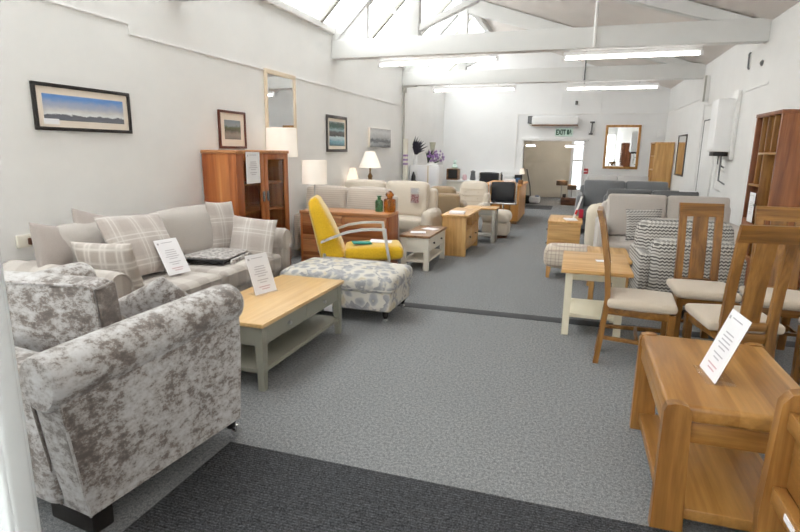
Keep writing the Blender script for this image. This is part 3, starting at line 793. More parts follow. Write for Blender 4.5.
def drawer_table(name, label, loc, w, l, h, top, paint_, shelfz, ndraw, topt=.028, kn='steel', dh=.13, legw=.06, cat='coffee table', tb=.7, over=.02, group=None):
    """long side along y, drawers on +x"""
    r = thing(name, label, cat, loc, 0, group)
    M().box(-w / 2, w / 2, -l / 2, l / 2, h - topt, h, .006).build('tabletop', W[top], r)
    a, b = w / 2 - over, l / 2 - over
    zt = h - topt
    for sx in (-1, 1):
        for sy in (-1, 1):
            tapered_leg(sx * (a - legw / 2), sy * (b - legw / 2), zt, legw, tb, sx, sy).build('leg', W[paint_], r)
    M().box(-a + .008, a - .012, -b + .008, b - .008, zt - dh, zt, .003).build('apron', W[paint_], r)
    L = 2 * b - 2 * legw
    for k in range(ndraw):
        y0 = -b + legw + L * k / ndraw + .006; y1 = -b + legw + L * (k + 1) / ndraw - .006
        dd = M().box(a - .03, a - .004, y0, y1, zt - dh + .012, zt - .01, .003).build('drawer', W[paint_], r)
        knob(a - .004, (y0 + y1) / 2, zt - dh / 2, dd, kn)
    if shelfz: M().box(-a + .012, a - .012, -b + .012, b - .012, shelfz - .03, shelfz, .004).build('shelf', W[paint_], r)
    return r
drawer_table('coffee_table', 'sage grey coffee table with light oak top and two knobbed drawers', (-2.03, 3.33, 0), .58, 1.23, .45, 'lightoak', 'greypaint', .14, 2)
sign_holder('clear acrylic sign holder with price sheet on the sage grey coffee table', (-2.11, 3.36, .451), R(74), R(20))
drawer_table('coffee_table', 'white coffee table with brown top and two dark knobbed drawers behind the ottoman', (-1.87, 6.9, 0), .40, .96, .45, 'dkoak', 'whitepaint', .13, 2, .03, 'black', .19, .06, tb=1.0)
for (x, y, a, n) in ((-1.9, 6.7, 15, 'white leaflet lying nearest on the brown topped white coffee table'), (-1.83, 7.05, -20, 'white leaflet at the far end of the brown topped white coffee table')):
    tag(M().box(-.1, .1, -.08, .08, 0, .004, .001).build('leaflet', W['paper'], loc=(x, y, .451), rot=(0, 0, R(a))), n, 'leaflet')

# ottoman
def ottoman():
    r = thing('floral_ottoman', 'long blue grey floral ottoman on dark castor legs beyond the coffee table', 'ottoman', (-1.955, 4.52, 0))
    M().soft((0, 0, .22), (.52, .31, .1), .02).build('base', W['floral'], r)
    M().soft((0, 0, .355), (.545, .335, .075), .06, (.01, .01, .035), 6).build('lid_cushion', W['floral'], r)
    pts = [(.54, .33), (-.54, .33), (-.54, -.33), (.54, -.33)]
    pts = [(a, b, .315) for a, b in pts]
    ring = []
    for k in range(4):
        a = Vector(pts[k]); b = Vector(pts[(k + 1) % 4])
        for q in range(8): ring.append(a.lerp(b, .04 + .92 * q / 7))
    M().tube(ring, .007, 6, True).build('piping', W['floral'], r)
    for sx in (-1, 1):
        for sy in (-1, 1):
            l = M().lathe([(.018, .05), (.028, .1), (.034, .13)], (sx * .46, sy * .25, 0), 14).build('leg', W['blackwood'], r)
            M().lathe([(.02, -.012), (.024, 0), (.02, .012)], n=14, m=Matrix.Translation((sx * .46, sy * .25, .025)) @ Matrix.Rotation(PI / 2, 4, 'X')).box(sx * .46 - .012, sx * .46 + .012, sy * .25 - .016, sy * .25 + .016, .02, .055, .003).build('castor', W['chrome'], l)
    M().box(-.1, -.02, -.318, -.31, .08, .14, .001).build('care_tag', W['paper'], r)
ottoman()

# yellow chair
def yellow_chair():
    r = thing('yellow_armchair', 'mustard yellow armchair with curved silver arms behind the floral ottoman', 'armchair', (-2.16, 5.37, 0), R(22))
    y = W['yellow']
    # back: profile in xz (thicker at the bottom, rounded top), extruded along y with rounding
    poly_f = [(-.16, .40), (-.22, .55), (-.29, .72), (-.37, .88), (-.42, .96)]
    poly_b = [(-.44, .37), (-.47, .5), (-.51, .68), (-.55, .86), (-.56, .95)]
    V = []; F = []; ny = 13; nz = 13
    g = M()
    secs = []
    for k in range(nz):
        f = k / (nz - 1)
        def at(p):
            q = f * (len(p) - 1); i = min(int(q), len(p) - 2); e = q - i
            return (p[i][0] + (p[i + 1][0] - p[i][0]) * e, p[i][1] + (p[i + 1][1] - p[i][1]) * e)
        a, b = at(poly_f), at(poly_b)
        wd = .25 if f < .6 else .25 - .05 * ((f - .6) / .4) ** 2
        secs.append((a, b, wd))
    a, b, wd = secs[-1]
    for e, sh in ((.035, .86), (.055, .55)):
        secs.append((((a[0] * sh + b[0] * (1 - sh)), a[1] + e), ((b[0] * sh + a[0] * (1 - sh)), b[1] + e), wd - (1 - sh) * .1))
    n = 24; V = []; F = []
    for (a, b, wd) in secs:
        cx, cz = (a[0] + b[0]) / 2, (a[1] + b[1]) / 2; hx, hz = (a[0] - b[0]) / 2, (a[1] - b[1]) / 2
        for j in range(n):
            q = 2 * PI * j / n; c, s_ = math.cos(q), math.sin(q)
            c2 = math.copysign(abs(c) ** .5, c); s2 = math.copysign(abs(s_) ** .45, s_)
            V.append((cx + hx * c2, wd * s2, cz + hz * c2))
    for i in range(len(secs) - 1):
        for j in range(n): F.append((i * n + j, i * n + (j + 1) % n, (i + 1) * n + (j + 1) % n, (i + 1) * n + j))
    F.append(tuple(range(n))); F.append(tuple(range((len(secs) - 1) * n, len(secs) * n)))
    M().add(V, F).build('backrest', y, r, sharp=60)
    mm = Matrix.Translation((.13, 0, .425)) @ Matrix.Rotation(R(-2), 4, 'Y')
    M().soft((0, 0, 0), (.31, .25, .07), .05, (.01, .0, .02), 6, mm).build('seat', y, r)
    for s in (-1, 1):
        Y = s * .285
        pts = [(-.42, .56), (-.3, .61), (-.15, .665), (0, .69), (.12, .695), (.24, .69)]
        g = M()
        for k in range(len(pts) - 1): pass
        # flat curved arm
        up = [(x, z + .012) for x, z in pts]; dn = [(x, z - .012) for x, z in reversed(pts)]
        g.prism(up + dn, 'xz', Y - .022, Y + .022)
        a = g.build('arm', W['silverarm'], r)
        M().prism([(.225, .70), (.255, .70), (.27, .55), (.3, .38), (.315, .02), (.285, .02), (.27, .38), (.24, .55)], 'xz', Y - .018, Y + .018).build('leg', W['silverarm'], r)
        M().prism([(-.4, .44), (-.37, .44), (-.43, .0), (-.46, .0)], 'xz', Y - .018, Y + .018).build('leg', W['silverarm'], r)
        M().prism([(.315, .0), (.285, .0), (.285, .03), (.315, .03)], 'xz', Y - .018, Y + .018).build('foot', W['oakz'], r)
        M().beam((-.4, Y, .40), (.29, Y, .34), .02, .03).build('side_rail', W['silverarm'], r)
    M().box(-.38, -.35, -.285, .285, .36, .39, .004).box(.26, .29, -.285, .285, .32, .35, .004).build('cross_rail', W['silverarm'], r)
yellow_chair()
tag(M().box(-.1, .1, -.07, .07, 0, .012, .002).build('booklet', W['teal'], loc=(-2.13, 5.30, .516), rot=(0, R(2), R(30))), 'teal booklet on the yellow armchair seat', 'booklet')
tag(M().box(-.12, .12, -.09, .09, 0, .008, .002).build('leaflet', W['paper'], loc=(-1.98, 5.49, .512), rot=(0, R(2), R(14))), 'white leaflet on the yellow armchair seat', 'leaflet')

# glazed cabinet
def cabinet():
    r = thing('display_cabinet', 'tall orange brown acacia cabinet with two glazed doors against left wall', 'cabinet', (-3.5, 5.3, 0))
    Y0, Y1, H = -.525, .525, 1.475; x0, x1 = -.2, .21
    M().box(x0, x1 - .03, Y0, Y0 + .03, .02, H - .035, .004).build('side_panel', W['acz'], r)
    M().box(x0, x1 - .03, Y1 - .03, Y1, .02, H - .035, .004).build('side_panel', W['acz'], r)
    M().box(x0 - .005, x1 + .012, Y0 - .012, Y1 + .012, H - .035, H, .006).build('top', W['acx'], r)
    M().box(x0, x0 + .015, Y0 + .03, Y1 - .03, .05, H - .035, .002).build('back_panel', W['acz'], r)
    M().box(x0, x1 - .02, Y0, Y1, .0, .08, .004).build('plinth', W['acz'], r)
    for z in (.5, .8, 1.1): M().box(x0 + .015, x1 - .05, Y0 + .03, Y1 - .03, z, z + .02, .003).build('shelf', W['acx'], r)
    for s in (-1, 1):
        ya, yb = (Y0, -.006) if s < 0 else (.006, Y1)
        g = M(); f = .1 if s < 0 else .075
        g.box(x1 - .03, x1, ya, ya + (.13 if s < 0 else .07), .08, H - .035, .003).box(x1 - .03, x1, yb - (.07 if s < 0 else .085), yb, .08, H - .035, .003)
        yi0 = ya + (.13 if s < 0 else .07); yi1 = yb - (.07 if s < 0 else .085)
        g.box(x1 - .03, x1, yi0, yi1, H - .1, H - .035, .003).box(x1 - .03, x1, yi0, yi1, .08, .3, .003)
        dd = g.build('door', W['acz'], r)
        M().box(x1 - .018, x1 - .014, yi0, yi1, .3, H - .1, 0).build('pane', W['cabglass'], dd)
        M().box(x1, x1 + .02, (yb - .05) if s < 0 else (ya + .02), (yb - .02) if s < 0 else (ya + .05), .92, 1.03, .003).build('handle', W['greyw'], dd)
    return r
cabinet()
ps = thing('price_sheet', 'white printed price sheet hanging on the left glass door of the acacia cabinet', 'sign', (-3.276, 5.06, 1.13), PI / 2)
pp = M().box(-.13, .13, -.001, .001, 0, .33, 0).build('paper', W['paper'], ps); sheet_lines(.26, .33, pp, red=False)

# sideboard
sd = thing('wooden_sideboard', 'long low reddish acacia sideboard behind the yellow armchair', 'sideboard', (-2.70, 6.3, 0), R(1.5))
M().box(-.59, .59, -.22, .22, .70, .737, .005).build('top', W['acx'], sd)
M().box(-.56, .56, -.2, .2, .06, .70, .004).build('body', W['acx'], sd)
for (a, b) in ((-.555, -.02), (.02, .555)):
    dd = M().box(a, b, -.215, -.195, .39, .69, .004).build('drawer', W['acx'], sd); M().box((a + b) / 2 - .06, (a + b) / 2 + .06, -.225, -.212, .54, .555, .003).build('handle', W['greyw'], dd)
    dd = M().box(a, b, -.215, -.195, .08, .37, .004).build('drawer', W['acx'], sd); M().box((a + b) / 2 - .06, (a + b) / 2 + .06, -.225, -.212, .22, .235, .003).build('handle', W['greyw'], dd)
for x in (-.575, .575): M().box(x - .015, x + .015, -.2, .2, .0, .70, .004).build('end_panel', W['acz'], sd)

def lamp(name, label, loc, sh, r0, r1, z0, z1, stem, base_r, mat, kind='plain', group=None):
    r = thing(name, label, 'lamp', loc, 0, group)
    g = M(); n = 28
    prof = [(r0, z0), (r1, z1), (r1 - .004, z1), (r0 - .004, z0)]
    V = []; F = []
    for (a, z) in prof:
        for j in range(n): V.append((a * math.cos(2 * PI * j / n), a * math.sin(2 * PI * j / n), z))
    for i in range(4):
        for j in range(n): F.append((i * n + j, i * n + (j + 1) % n, ((i + 1) % 4) * n + (j + 1) % n, ((i + 1) % 4) * n + j))
    M().add(V, F).build('lamp_shade', W[sh], r)
    if kind == 'ornate':
        M().lathe([(base_r, 0), (base_r, .015), (.02, .03), (.05, .09), (.03, .16), (.045, .2), (.015, .25), (.012, z0 + .02)], n=18).build('base', W[mat], r)
    else:
        M().lathe([(base_r, 0), (base_r, .012), (.014, .02)], n=20).build('base', W[mat], r)
        M().tube([(0, 0, .01), (0, 0, z0 + .03)], stem, 10).build('stem', W[mat], r)
    M().tube([(-r0 + .004, 0, z0 + .02), (r0 - .004, 0, z0 + .02)], .003, 6).build('shade_ring', W['steel'], r)
    M().lathe([(.002, z0 - .02), (.03, z0 + .02), (.03, z0 + .06), (.002, z0 + .09)], n=10).build('bulb', W['shade'], r)
    return r
lamp('table_lamp', 'table lamp with lit white drum shade on the acacia sideboard', (-3.14, 6.22, .738), 'shade', .155, .155, .33, .62, .009, .09, 'steel')
lamp('floor_lamp', 'floor lamp with big white drum shade in front of the cream mirror', (-3.49, 6.04, 0), 'shade', .19, .185, 1.40, 1.745, .012, .14, 'steel')
# bottle and jar
gb = thing('glass_bottle', 'short green glass bottle on the acacia sideboard', 'bottle', (-2.32, 6.36, .738))
M().lathe([(.045, 0), (.05, .01), (.05, .12), (.045, .14), (.022, .155), (.022, .18), (.035, .195), (.03, .2)], n=20).build('body', W['greenglass'], gb)
aj = thing('glass_jar', 'amber brown glass jar with domed stopper on the acacia sideboard', 'jar', (-2.18, 6.36, .738))
M().lathe([(.07, 0), (.076, .01), (.076, .15), (.066, .165), (.035, .17), (.035, .185)], n=24).build('body', W['amber'], aj)
M().lathe([(.03, .185), (.05, .20), (.055, .225), (.03, .245), (.022, .26), (.008, .268)], n=20).build('stopper', W['amber'], aj)

# sofas in the left row
make_sofa('recliner_sofa', 'taupe corduroy two seat sofa behind the acacia sideboard', 'sofa', (-3.0, 6.93, 0), PI, 1.4, .6, .6, .96, .46, .07, 'round', 2, 2, 'cord', br=.06)
make_sofa('recliner_sofa', 'cream high back sofa with a red picture tag behind the corduroy sofa', 'sofa', (-2.80, 7.9, 0), PI, 1.72, .8, .62, 1.0, .5, .17, 'round', 2, 2, 'cream', bt=.24, br=.06)
tg = thing('swing_tag', 'clear swing tag with red picture hanging on the cream sofa back', 'tag', (-2.27, 7.78, .72))
M().box(-.07, .07, -.006, -.003, 0, .23, .001).build('sleeve', W['acryl'], tg); M().box(-.062, .062, -.003, -.001, .005, .13, 0).build('picture_card', W['tagpic'], tg); M().box(-.06, .06, -.003, -.001, .14, .22, 0).build('upper_card', W['pale'], tg)
make_sofa('tan_armchair', 'tan woven armchair seen from behind between cream sofa and tufted recliner', 'armchair', (-2.19, 9.3, 0), R(6), .8, .7, .62, .86, .44, .16, 'round', 1, 1, 'tan')
# console with two lamps behind the cream sofa
cs = thing('console_table', 'narrow oak console table against left wall carrying two lit lamps', 'table', (-3.42, 8.75, 0))
M().box(-.26, .26, -.3, .3, .83, .86, .004).build('tabletop', W['oaky'], cs)
for sx in (-1, 1):
    for sy in (-1, 1): M().box(sx * .22 - .02, sx * .22 + .02, sy * .26 - .02, sy * .26 + .02, 0, .83, .003).build('leg', W['oakz'], cs)
lamp('table_lamp', 'table lamp with wide white coolie shade and bronze base behind the cream sofa', (-3.31, 8.62, .861), 'shade', .19, .08, .34, .61, .01, .07, 'bronze', 'ornate')
lamp('table_lamp', 'small table lamp with warm lit cone shade beside the bronze lamp', (-3.60, 8.55, .861), 'shadew', .11, .05, .1, .33, .01, .06, 'bronze')

# tufted recliner and footstool
def tufted():
    r = thing('recliner_chair', 'cream button tufted recliner in front of the pine counter', 'armchair', (-1.9, 10.18, 0), R(172))
    r.scale = (.9, .9, .93)
    c = W['cream']
    M().lathe([(.26, 0), (.26, .03), (.04, .05), (.04, .2)], n=24).build('base', W['dkwood'], r)
    M().soft((0, .05, .38), (.28, .3, .1), .06, (.01, .01, .03), 5).build('seat', c, r)
    mm = Matrix.Translation((0, -.3, .68)) @ Matrix.Rotation(R(14), 4, 'X')
    bk = M().soft((0, 0, 0), (.3, .09, .3), .085, (.02, .03, .03), 6, mm).build('backrest', c, r)
    for z in (-.12, .0, .13):
        M().tube([mm @ Vector((-.26, .118, z)), mm @ Vector((0, .13, z)), mm @ Vector((.26, .118, z))], .006, 6).build('stitch_line', W['seatc'], bk)
    for z in (-.06, .07):
        for x in (-.14, .14): M().lathe([(.014, 0), (.01, .01)], n=10, m=mm @ Matrix.Translation((x, .122, z)) @ Matrix.Rotation(-PI / 2, 4, 'X')).build('button', W['seatc'], bk)
    for s in (-1, 1): M().soft((s * .34, .02, .52), (.07, .3, .07), .06, (0, 0, .01), 4).soft((s * .34, -.2, .62), (.06, .09, .16), .05).build('arm', c, r)
tufted()
fsx = thing('footstool', 'cream cushioned footstool beside the grey side table', 'footstool', (-1.28, 9.62, 0))
M().soft((0, 0, .16), (.23, .2, .11), .04).build('base', W['cream'], fsx); M().soft((0, 0, .37), (.25, .22, .1), .085, (.01, .01, .02), 5).build('cushion', W['cream'], fsx); M().lathe([(.2, 0), (.2, .04), (.12, .06)], n=24).build('plinth', W['dkwood'], fsx)

# oak tv unit and grey side table in the row
tv = thing('tv_unit', 'low oak television unit with open shelf and drawers left of the aisle', 'tv unit', (-1.60, 8.1, 0))
M().box(-.2, .2, -.58, .5, .57, .6, .005).build('top', W['oaky'], tv)
M().box(-.18, .17, -.56, -.5, .0, .57, .004).build('end_panel', W['oakz'], tv); M().box(-.18, .17, .42, .48, .0, .57, .004).build('end_panel', W['oakz'], tv)
M().box(-.18, -.16, -.5, .42, .08, .57, .002).build('back_panel', W['oaky'], tv); M().box(-.18, .16, -.5, .42, .08, .12, .003).box(-.18, .16, -.5, .42, .38, .4, .003).build('shelf', W['oaky'], tv)
M().box(-.18, .16, -.05, -.03, .4, .57, .002).build('divider', W['oakz'], tv)
for (a, b) in ((-.49, -.04), (-.03, .41)):
    dd = M().box(.14, .17, a, b, .125, .375, .004).build('drawer', W['oaky'], tv); knob(.17, (a + b) / 2, .25, dd, 'black')
tag(M().box(-.11, .11, -.15, .15, 0, .02, .003).build('brochure_stack', W['paper'], loc=(-1.62, 7.8, .601), rot=(0, 0, R(6))), 'white brochures lying on the oak television unit', 'leaflet')
gt = thing('side_table', 'pale grey side table with oak top at the end of the left row', 'side table', (-1.46, 9.05, 0))
M().box(-.27, .27, -.2, .2, .555, .58, .005).build('tabletop', W['oakx'], gt)
M().box(-.24, .24, -.17, .17, .46, .555, .003).build('apron', W['gpaint'], gt); M().box(-.23, .23, -.16, .16, .1, .125, .003).build('shelf', W['gpaint'], gt)
for sx in (-1, 1):
    for sy in (-1, 1): M().box(sx * .225 - .028, sx * .225 + .028, sy * .16 - .028, sy * .16 + .028, 0, .555, .004).build('leg', W['gpaint'], gt)

# pine counter, chairs and clutter
pc = thing('pine_counter', 'orange pine reception counter at the far left of the aisle', 'counter', (-1.46, 12.2, 0))
M().box(-.38, .37, -.75, .9, .06, .78, .004).build('body', W['pine'], pc); M().box(-.42, .41, -.79, .94, .78, .815, .006).build('top', W['pine'], pc)
M().box(-.36, .35, -.73, .88, 0, .06, .003).build('plinth', W['dkoak'], pc)
for x in (-.2, 0, .2): M().box(x - .006, x + .006, -.758, -.748, .06, .78, .001).build('panel_joint', W['dkoak'], pc)
def black_chair(label, loc, rz, sc_=1.0):
    r = thing('office_chair', label, 'chair', loc, rz, 'black office chairs at the counter')
    M().lathe([(.22, 0), (.22, .02), (.03, .05)], n=24).build('base', W['chrome'], r); M().tube([(0, 0, .03), (0, 0, .5)], .025, 12).build('gas_lift', W['chrome'], r)
    M().soft((0, 0, .54), (.26, .24, .045), .04, (0, 0, .01), 4).build('seat', W['blackl'], r)
    M().soft((0, -.25, .76), (.27, .035, .2), .03, (0, .01, .01), 4).build('backrest', W['blackl'], r)
    for s in (-1, 1): M().tube([(s * .3, -.27, .95), (s * .3, -.27, .55), (s * .3, -.2, .5), (s * .3, .2, .5), (s * .28, .25, .54)], .018, 10).build('arm', W['chrome'], r)
    M().box(-.3, .3, -.29, -.24, .49, .53, .01).build('rear_rail', W['chrome'], r)
    return r
bc = black_chair('black leather swivel chair with chrome frame in front of pine counter', (-1.36, 11.08, 0), R(3))
bc.scale = (.86, .86, .94)
b2 = copy_tree(bc); b2.scale = (1, 1, 1); b2.location = (-2.2, 13.85, -.02); b2.rotation_euler = (0, 0, R(160)); retag(b2, 'black office chair mostly hidden behind the pine counter'); b2.location.z = 0
# back worktop
wt = thing('work_counter', 'long white work counter along the far wall', 'counter', (-2.4, 15.2, 0))
M().box(-1.05, 1.05, -.35, .36, .66, .70, .004).build('worktop', W['white'], wt); M().box(-1.03, 1.03, -.3, .36, 0, .66, .004).build('cabinet', W['whitepaint'], wt)
def small(name, label, cat, mm, mat, loc, group='clutter on the far counters', rz=0):
    return tag(mm.build(name, W[mat], loc=loc, rot=(0, 0, rz)), label, cat, group)
ov = thing('microwave', 'dark fronted small oven at the left end of the white work counter', 'oven', (-3.28, 15.05, .701), 0, 'clutter on the far counters')
M().box(-.16, .16, -.15, .2, 0, .3, .01).build('body', W['dkoak'], ov); M().box(-.11, .15, -.16, -.14, .03, .29, .004).build('door', W['black'], ov)
small('teapot', 'white and green pot on top of the small oven', 'pot', M().lathe([(.06, 0), (.09, .05), (.06, .11), (.03, .13), (.05, .2), (.02, .24)], n=16), 'greenp', (-3.24, 15.05, 1.003))
small('jar', 'red banded jar on the work counter right of the oven', 'jar', M().lathe([(.06, 0), (.06, .12), (.04, .15)], n=14), 'inkr', (-2.95, 15.05, .701))
small('kettle', 'dark grey kettle on the work counter left of the office chair', 'kettle', M().lathe([(.07, 0), (.08, .03), (.06, .2), (.07, .24), (.02, .27)], n=14), 'greyw', (-2.72, 15.05, .701))
for k, x in enumerate((-2.5, -2.36, -2.22)):
    small('white_mug', 'white mug on the work counter, %s of three in a row' % ('left', 'middle', 'right')[k], 'mug', M().lathe([(.04, 0), (.045, .11), (.04, .11), (.035, .02)], n=12), 'white', (x, 15.0, .701))
small('black_bottle', 'slim black bottle on the work counter above the pine counter', 'bottle', M().lathe([(.03, 0), (.03, .16), (.012, .2), (.012, .24)], n=12), 'black', (-1.92, 15.0, .701))
small('telephone', 'black telephone base standing on the work counter', 'telephone', M().box(-.1, .1, -.06, .06, 0, .18, .02), 'black', (-1.47, 15.0, .701))
small('white_box', 'white box on the work counter beside the telephone', 'box', M().box(-.13, .13, -.08, .08, 0, .16, .01), 'white', (-1.72, 14.98, .701))
small('paper_pile', 'pile of white papers on the pine counter top', 'papers', M().box(-.16, .16, -.12, .12, 0, .05, .004), 'paper', (-1.4, 12.7, .816))
small('blue_tub', 'blue tub on the pine counter top', 'tub', M().lathe([(.05, 0), (.06, .1), (.05, .1)], n=14), 'blue', (-1.22, 12.4, .816))
small('orange_tub', 'brown desk tidy at the right end of the pine counter', 'tub', M().lathe([(.05, 0), (.055, .09), (.045, .09)], n=14), 'dkoak', (-1.1, 11.8, .816))
dl = lamp('desk_lamp', 'small glowing lamp at the doorway end of the white work counter', (-1.4, 15.25, .701), 'shadew', .07, .04, .2, .34, .01, .05, 'steel')
rd = thing('radiator', 'white ribbed panel on far wall above the work counter', 'radiator', (-1.95, YB - .01, .78))
M().box(-.52, .52, -.05, 0, 0, .2, .006).build('panel', W['white'], rd)
for k in range(20): M().box(-.5 + .05 * k, -.475 + .05 * k, -.062, -.048, .01, .19, .004).build('rib', W['white'], rd)
# white storage unit with flowers
wu = thing('storage_unit', 'white storage unit with papers pinned on it by the left wall', 'cabinet', (-3.2, 12.25, 0))
M().box(-.45, .24, -.2, .2, 0, 1.16, .006).build('body', W['white'], wu)
M().box(-.26, -.03, -.206, -.2, .75, 1.12, .001).build('left_sheet', W['paper'], wu); M().box(0, .2, -.206, -.2, .75, 1.12, .001).build('right_sheet', W['paper'], wu); M().box(-.03, .0, -.208, -.2, .74, 1.16, .001).build('divider', W['creamframe'], wu)
fv = thing('feather_vase', 'tall white vase of black feathers on the white storage unit', 'vase', (-3.55, 12.15, 1.161))
M().lathe([(.045, 0), (.055, .05), (.05, .2), (.06, .24)], n=16).build('vase', W['white'], fv)
g = M()
for k in range(14):
    a = R(-12 + 6 * k); L = .34 + .12 * math.sin(k * 1.7) ** 2
    base = Vector((0, 0, .2)); d = Vector((math.sin(a) * .6, (-1) ** k * .06, math.cos(a)))
    mid = base + d * L * .55 + Vector((-.03, 0, .02)); tip = base + d * L + Vector((.04, 0, 0))
    g.tube([base, mid, tip], [.006, .03, .003], 6)
g.build('feathers', W['feather'], fv)
fl = thing('flower_arrangement', 'purple flowers with dark leaves in a grey sheath on the white storage unit', 'flowers', (-3.12, 12.2, 1.161))
M().box(-.16, .1, -.06, .06, 0, .05, .01).build('tray', W['white'], fl)
g = M(); random.seed(3)
for k in range(46):
    a = random.uniform(0, 2 * PI); q = random.uniform(0, .2)
    g.lathe([(.002, -.03), (.026, 0), (.002, .03)], (.04 + q * math.cos(a) * 1.1, q * math.sin(a) * .5, .1 + random.uniform(0, .16) + (.06 if k % 9 == 0 else 0)), 6)
fb = g.build('blossoms', W['purple'], fl)
g = M()
for k in range(9): g.tube([(-.14, 0, .03), (-.16 + .01 * k, .01, .2), (-.2 + .025 * k, .02 * (k % 3), .3 + .02 * (k % 4))], [.006, .02, .003], 6)
for k in range(7): g.tube([(.02, 0, .04), (-.02 + .03 * k, 0, .12), (-.08 + .055 * k, 0, .2)], .005, 5)
g.build('leaves', W['leaf'], fl)
M().lathe([(.03, .1), (.04, .3), (.075, .52), (.07, .52)], (-.06, .08, 0), 14).build('sheath', plain('pale green grey card', c8(186, 186, 166), .7), fl)
bn = thing('rolled_banner', 'tall white rolled banner with purple bands leaning on the left wall', 'banner', (-3.6, 11.55, 0))
M().tube([(0, 0, 0.02), (0, 0, 1.74)], .055, 14).build('roll', W['whitepaint'], bn); 
for z in (1.18, 1.27, 1.36): M().tube([(0, 0, z), (0, 0, z + .04)], .0565, 14).build('purple_band', W['purple'], bn)
M().box(-.06, .06, -.06, .06, 0, .03, .005).build('foot', W['white'], bn)
small('black_figure', 'black ornament standing in front of the white storage unit', 'ornament', M().lathe([(.06, 0), (.05, .55), (.07, .62), (.03, .7), (.06, .78), (.05, .92), (.01, 1.02)], n=12), 'black', (-3.5, 11.86, 0))

# ------------------------------------------------------------------ the annex
def annex_lamp(label, loc, H, rr):
    r = lamp('drum_lamp', label, loc, 'shadeb', rr, rr, H - .13, H, .012, .1, 'steel')
    L = bpy.data.lights.new('lamp_glow', 'POINT'); L.energy = 4; L.color = (1, .7, .4); L.shadow_soft_size = .04
    o = bpy.data.objects.new('lamp_glow', L); COL.objects.link(o); o.parent = r; o.location = (0, 0, H - .02)
    return r
ac = thing('side_cabinet', 'small dark wood cabinet under the lamps beyond the doorway', 'cabinet', (-.08, 16.42, 0))
M().box(-.27, .27, -.17, .17, 0, .21, .006).build('body', W['dkwood'], ac); M().box(-.25, -.01, -.18, -.17, .03, .19, .003).build('door', W['dkwood'], ac); M().box(.01, .25, -.18, -.17, .03, .19, .003).build('door', W['dkwood'], ac)
annex_lamp('brown drum shade lamp, taller one at left beyond the doorway', (-.37, 16.85, 0), .66, .16)
annex_lamp('brown drum shade lamp, lower one in front of the bright door beyond the doorway', (-.07, 16.42, .211), .36, .13)
small('clock', 'small dark clock on the cabinet beyond the doorway', 'clock', M().box(-.05, .05, -.03, .03, 0, .1, .01), 'black', (-.27, 16.4, .211), 'annex things')
vc = thing('vacuum_cleaner', 'white and black vacuum cleaner with its hose wand leaning inside the doorway', 'vacuum cleaner', (-1.15, 16.3, 0))
M().soft((.06, 0, .13), (.16, .14, .1), .07).build('body', W['white'], vc); M().soft((-.18, .02, .12), (.1, .12, .12), .05).build('motor', W['black'], vc); M().soft((.12, -.05, .2), (.06, .06, .05), .03).build('blue_lid', W['blue'], vc)
M().tube([(-.05, 0, .02), (-.1, .02, .5), (-.22, .05, 1.0)], .018, 10).build('wand', W['greyw'], vc)
small('door_mat', 'dark grey door mat in the doorway', 'mat', M().box(-.42, .3, -.6, .4, 0, .008, .002), 'joint', (-.85, 15.4, 0), None)

# ------------------------------------------------------------------ right side, back to front
make_sofa('fabric_sofa', 'pale grey two seat sofa against the far wall under the oak framed mirror', 'sofa', (.92, 13.3, 0), PI, 1.55, .9, .6, .96, .44, .12, 'square', 2, 2, 'pale', group='sofas on the right', br=.04)
make_sofa('fabric_sofa', 'mid grey three seat sofa in front of the pale sofa, round armed', 'sofa', (.92, 11.0, 0), PI, 1.75, .95, .72, .95, .46, .13, 'round', 2, 2, 'grey', group='sofas on the right', br=.045)
make_sofa('fabric_sofa', 'dark grey low sofa directly behind the pale beige sofa', 'sofa', (1.24, 9.75, 0), PI, 1.55, .9, .62, .87, .44, .07, 'round', 2, 2, 'greyd', group='sofas on the right', br=.045)
make_sofa('fabric_sofa', 'pale beige two seat sofa with patterned cushion behind zigzag chair', 'sofa', (1.11, 7.24, 0), PI, 1.62, .95, .66, .96, .45, .12, 'square', 2, 2, 'beige', group='sofas on the right', br=.035)
make_sofa('ivory_armchair', 'ivory round armed armchair between oak bedside cabinet and beige sofa', 'armchair', (.62, 8.3, 0), PI, .84, .8, .74, .84, .44, .24, 'round', 1, 1, 'creamy')
cushion('zigzag striped cushion on the pale beige sofa', 'zig', .4, .38, .14, (.82, 6.98, .66), (R(-14), R(-3), 0), None)
tag(M().soft((0, 0, 0), (.22, .18, .06), .05, (0, 0, .02)).build('folded_throw', W['throw'], loc=(1.25, 6.98, .555)), 'white folded throw on the pale beige sofa seat', 'throw')
tag(M().box(-.12, .12, -.05, .05, 0, .012, .003).build('price_card', W['paper'], loc=(1.72, 9.62, .905)), 'white card lying on the back of the dark grey low sofa', 'card')
# small oak bookcase in the far right corner
bk = thing('bookcase', 'narrow oak bookcase in the far right corner', 'bookcase', (1.9, 14.3, 0))
M().box(-.2, .2, -.4, -.37, 0, 1.72, .003).build('side_panel', W['oakz'], bk); M().box(-.2, .2, .37, .4, 0, 1.72, .003).build('side_panel', W['oakz'], bk)
M().box(.18, .2, -.37, .37, 0, 1.72, .002).build('back_panel', W['oakz'], bk); M().box(-.21, .2, -.41, .41, 1.72, 1.75, .003).build('top', W['oaky'], bk)
for z in (.05, .4, .75, 1.1, 1.42): M().box(-.19, .18, -.37, .37, z, z + .025, .002).build('shelf', W['oaky'], bk)

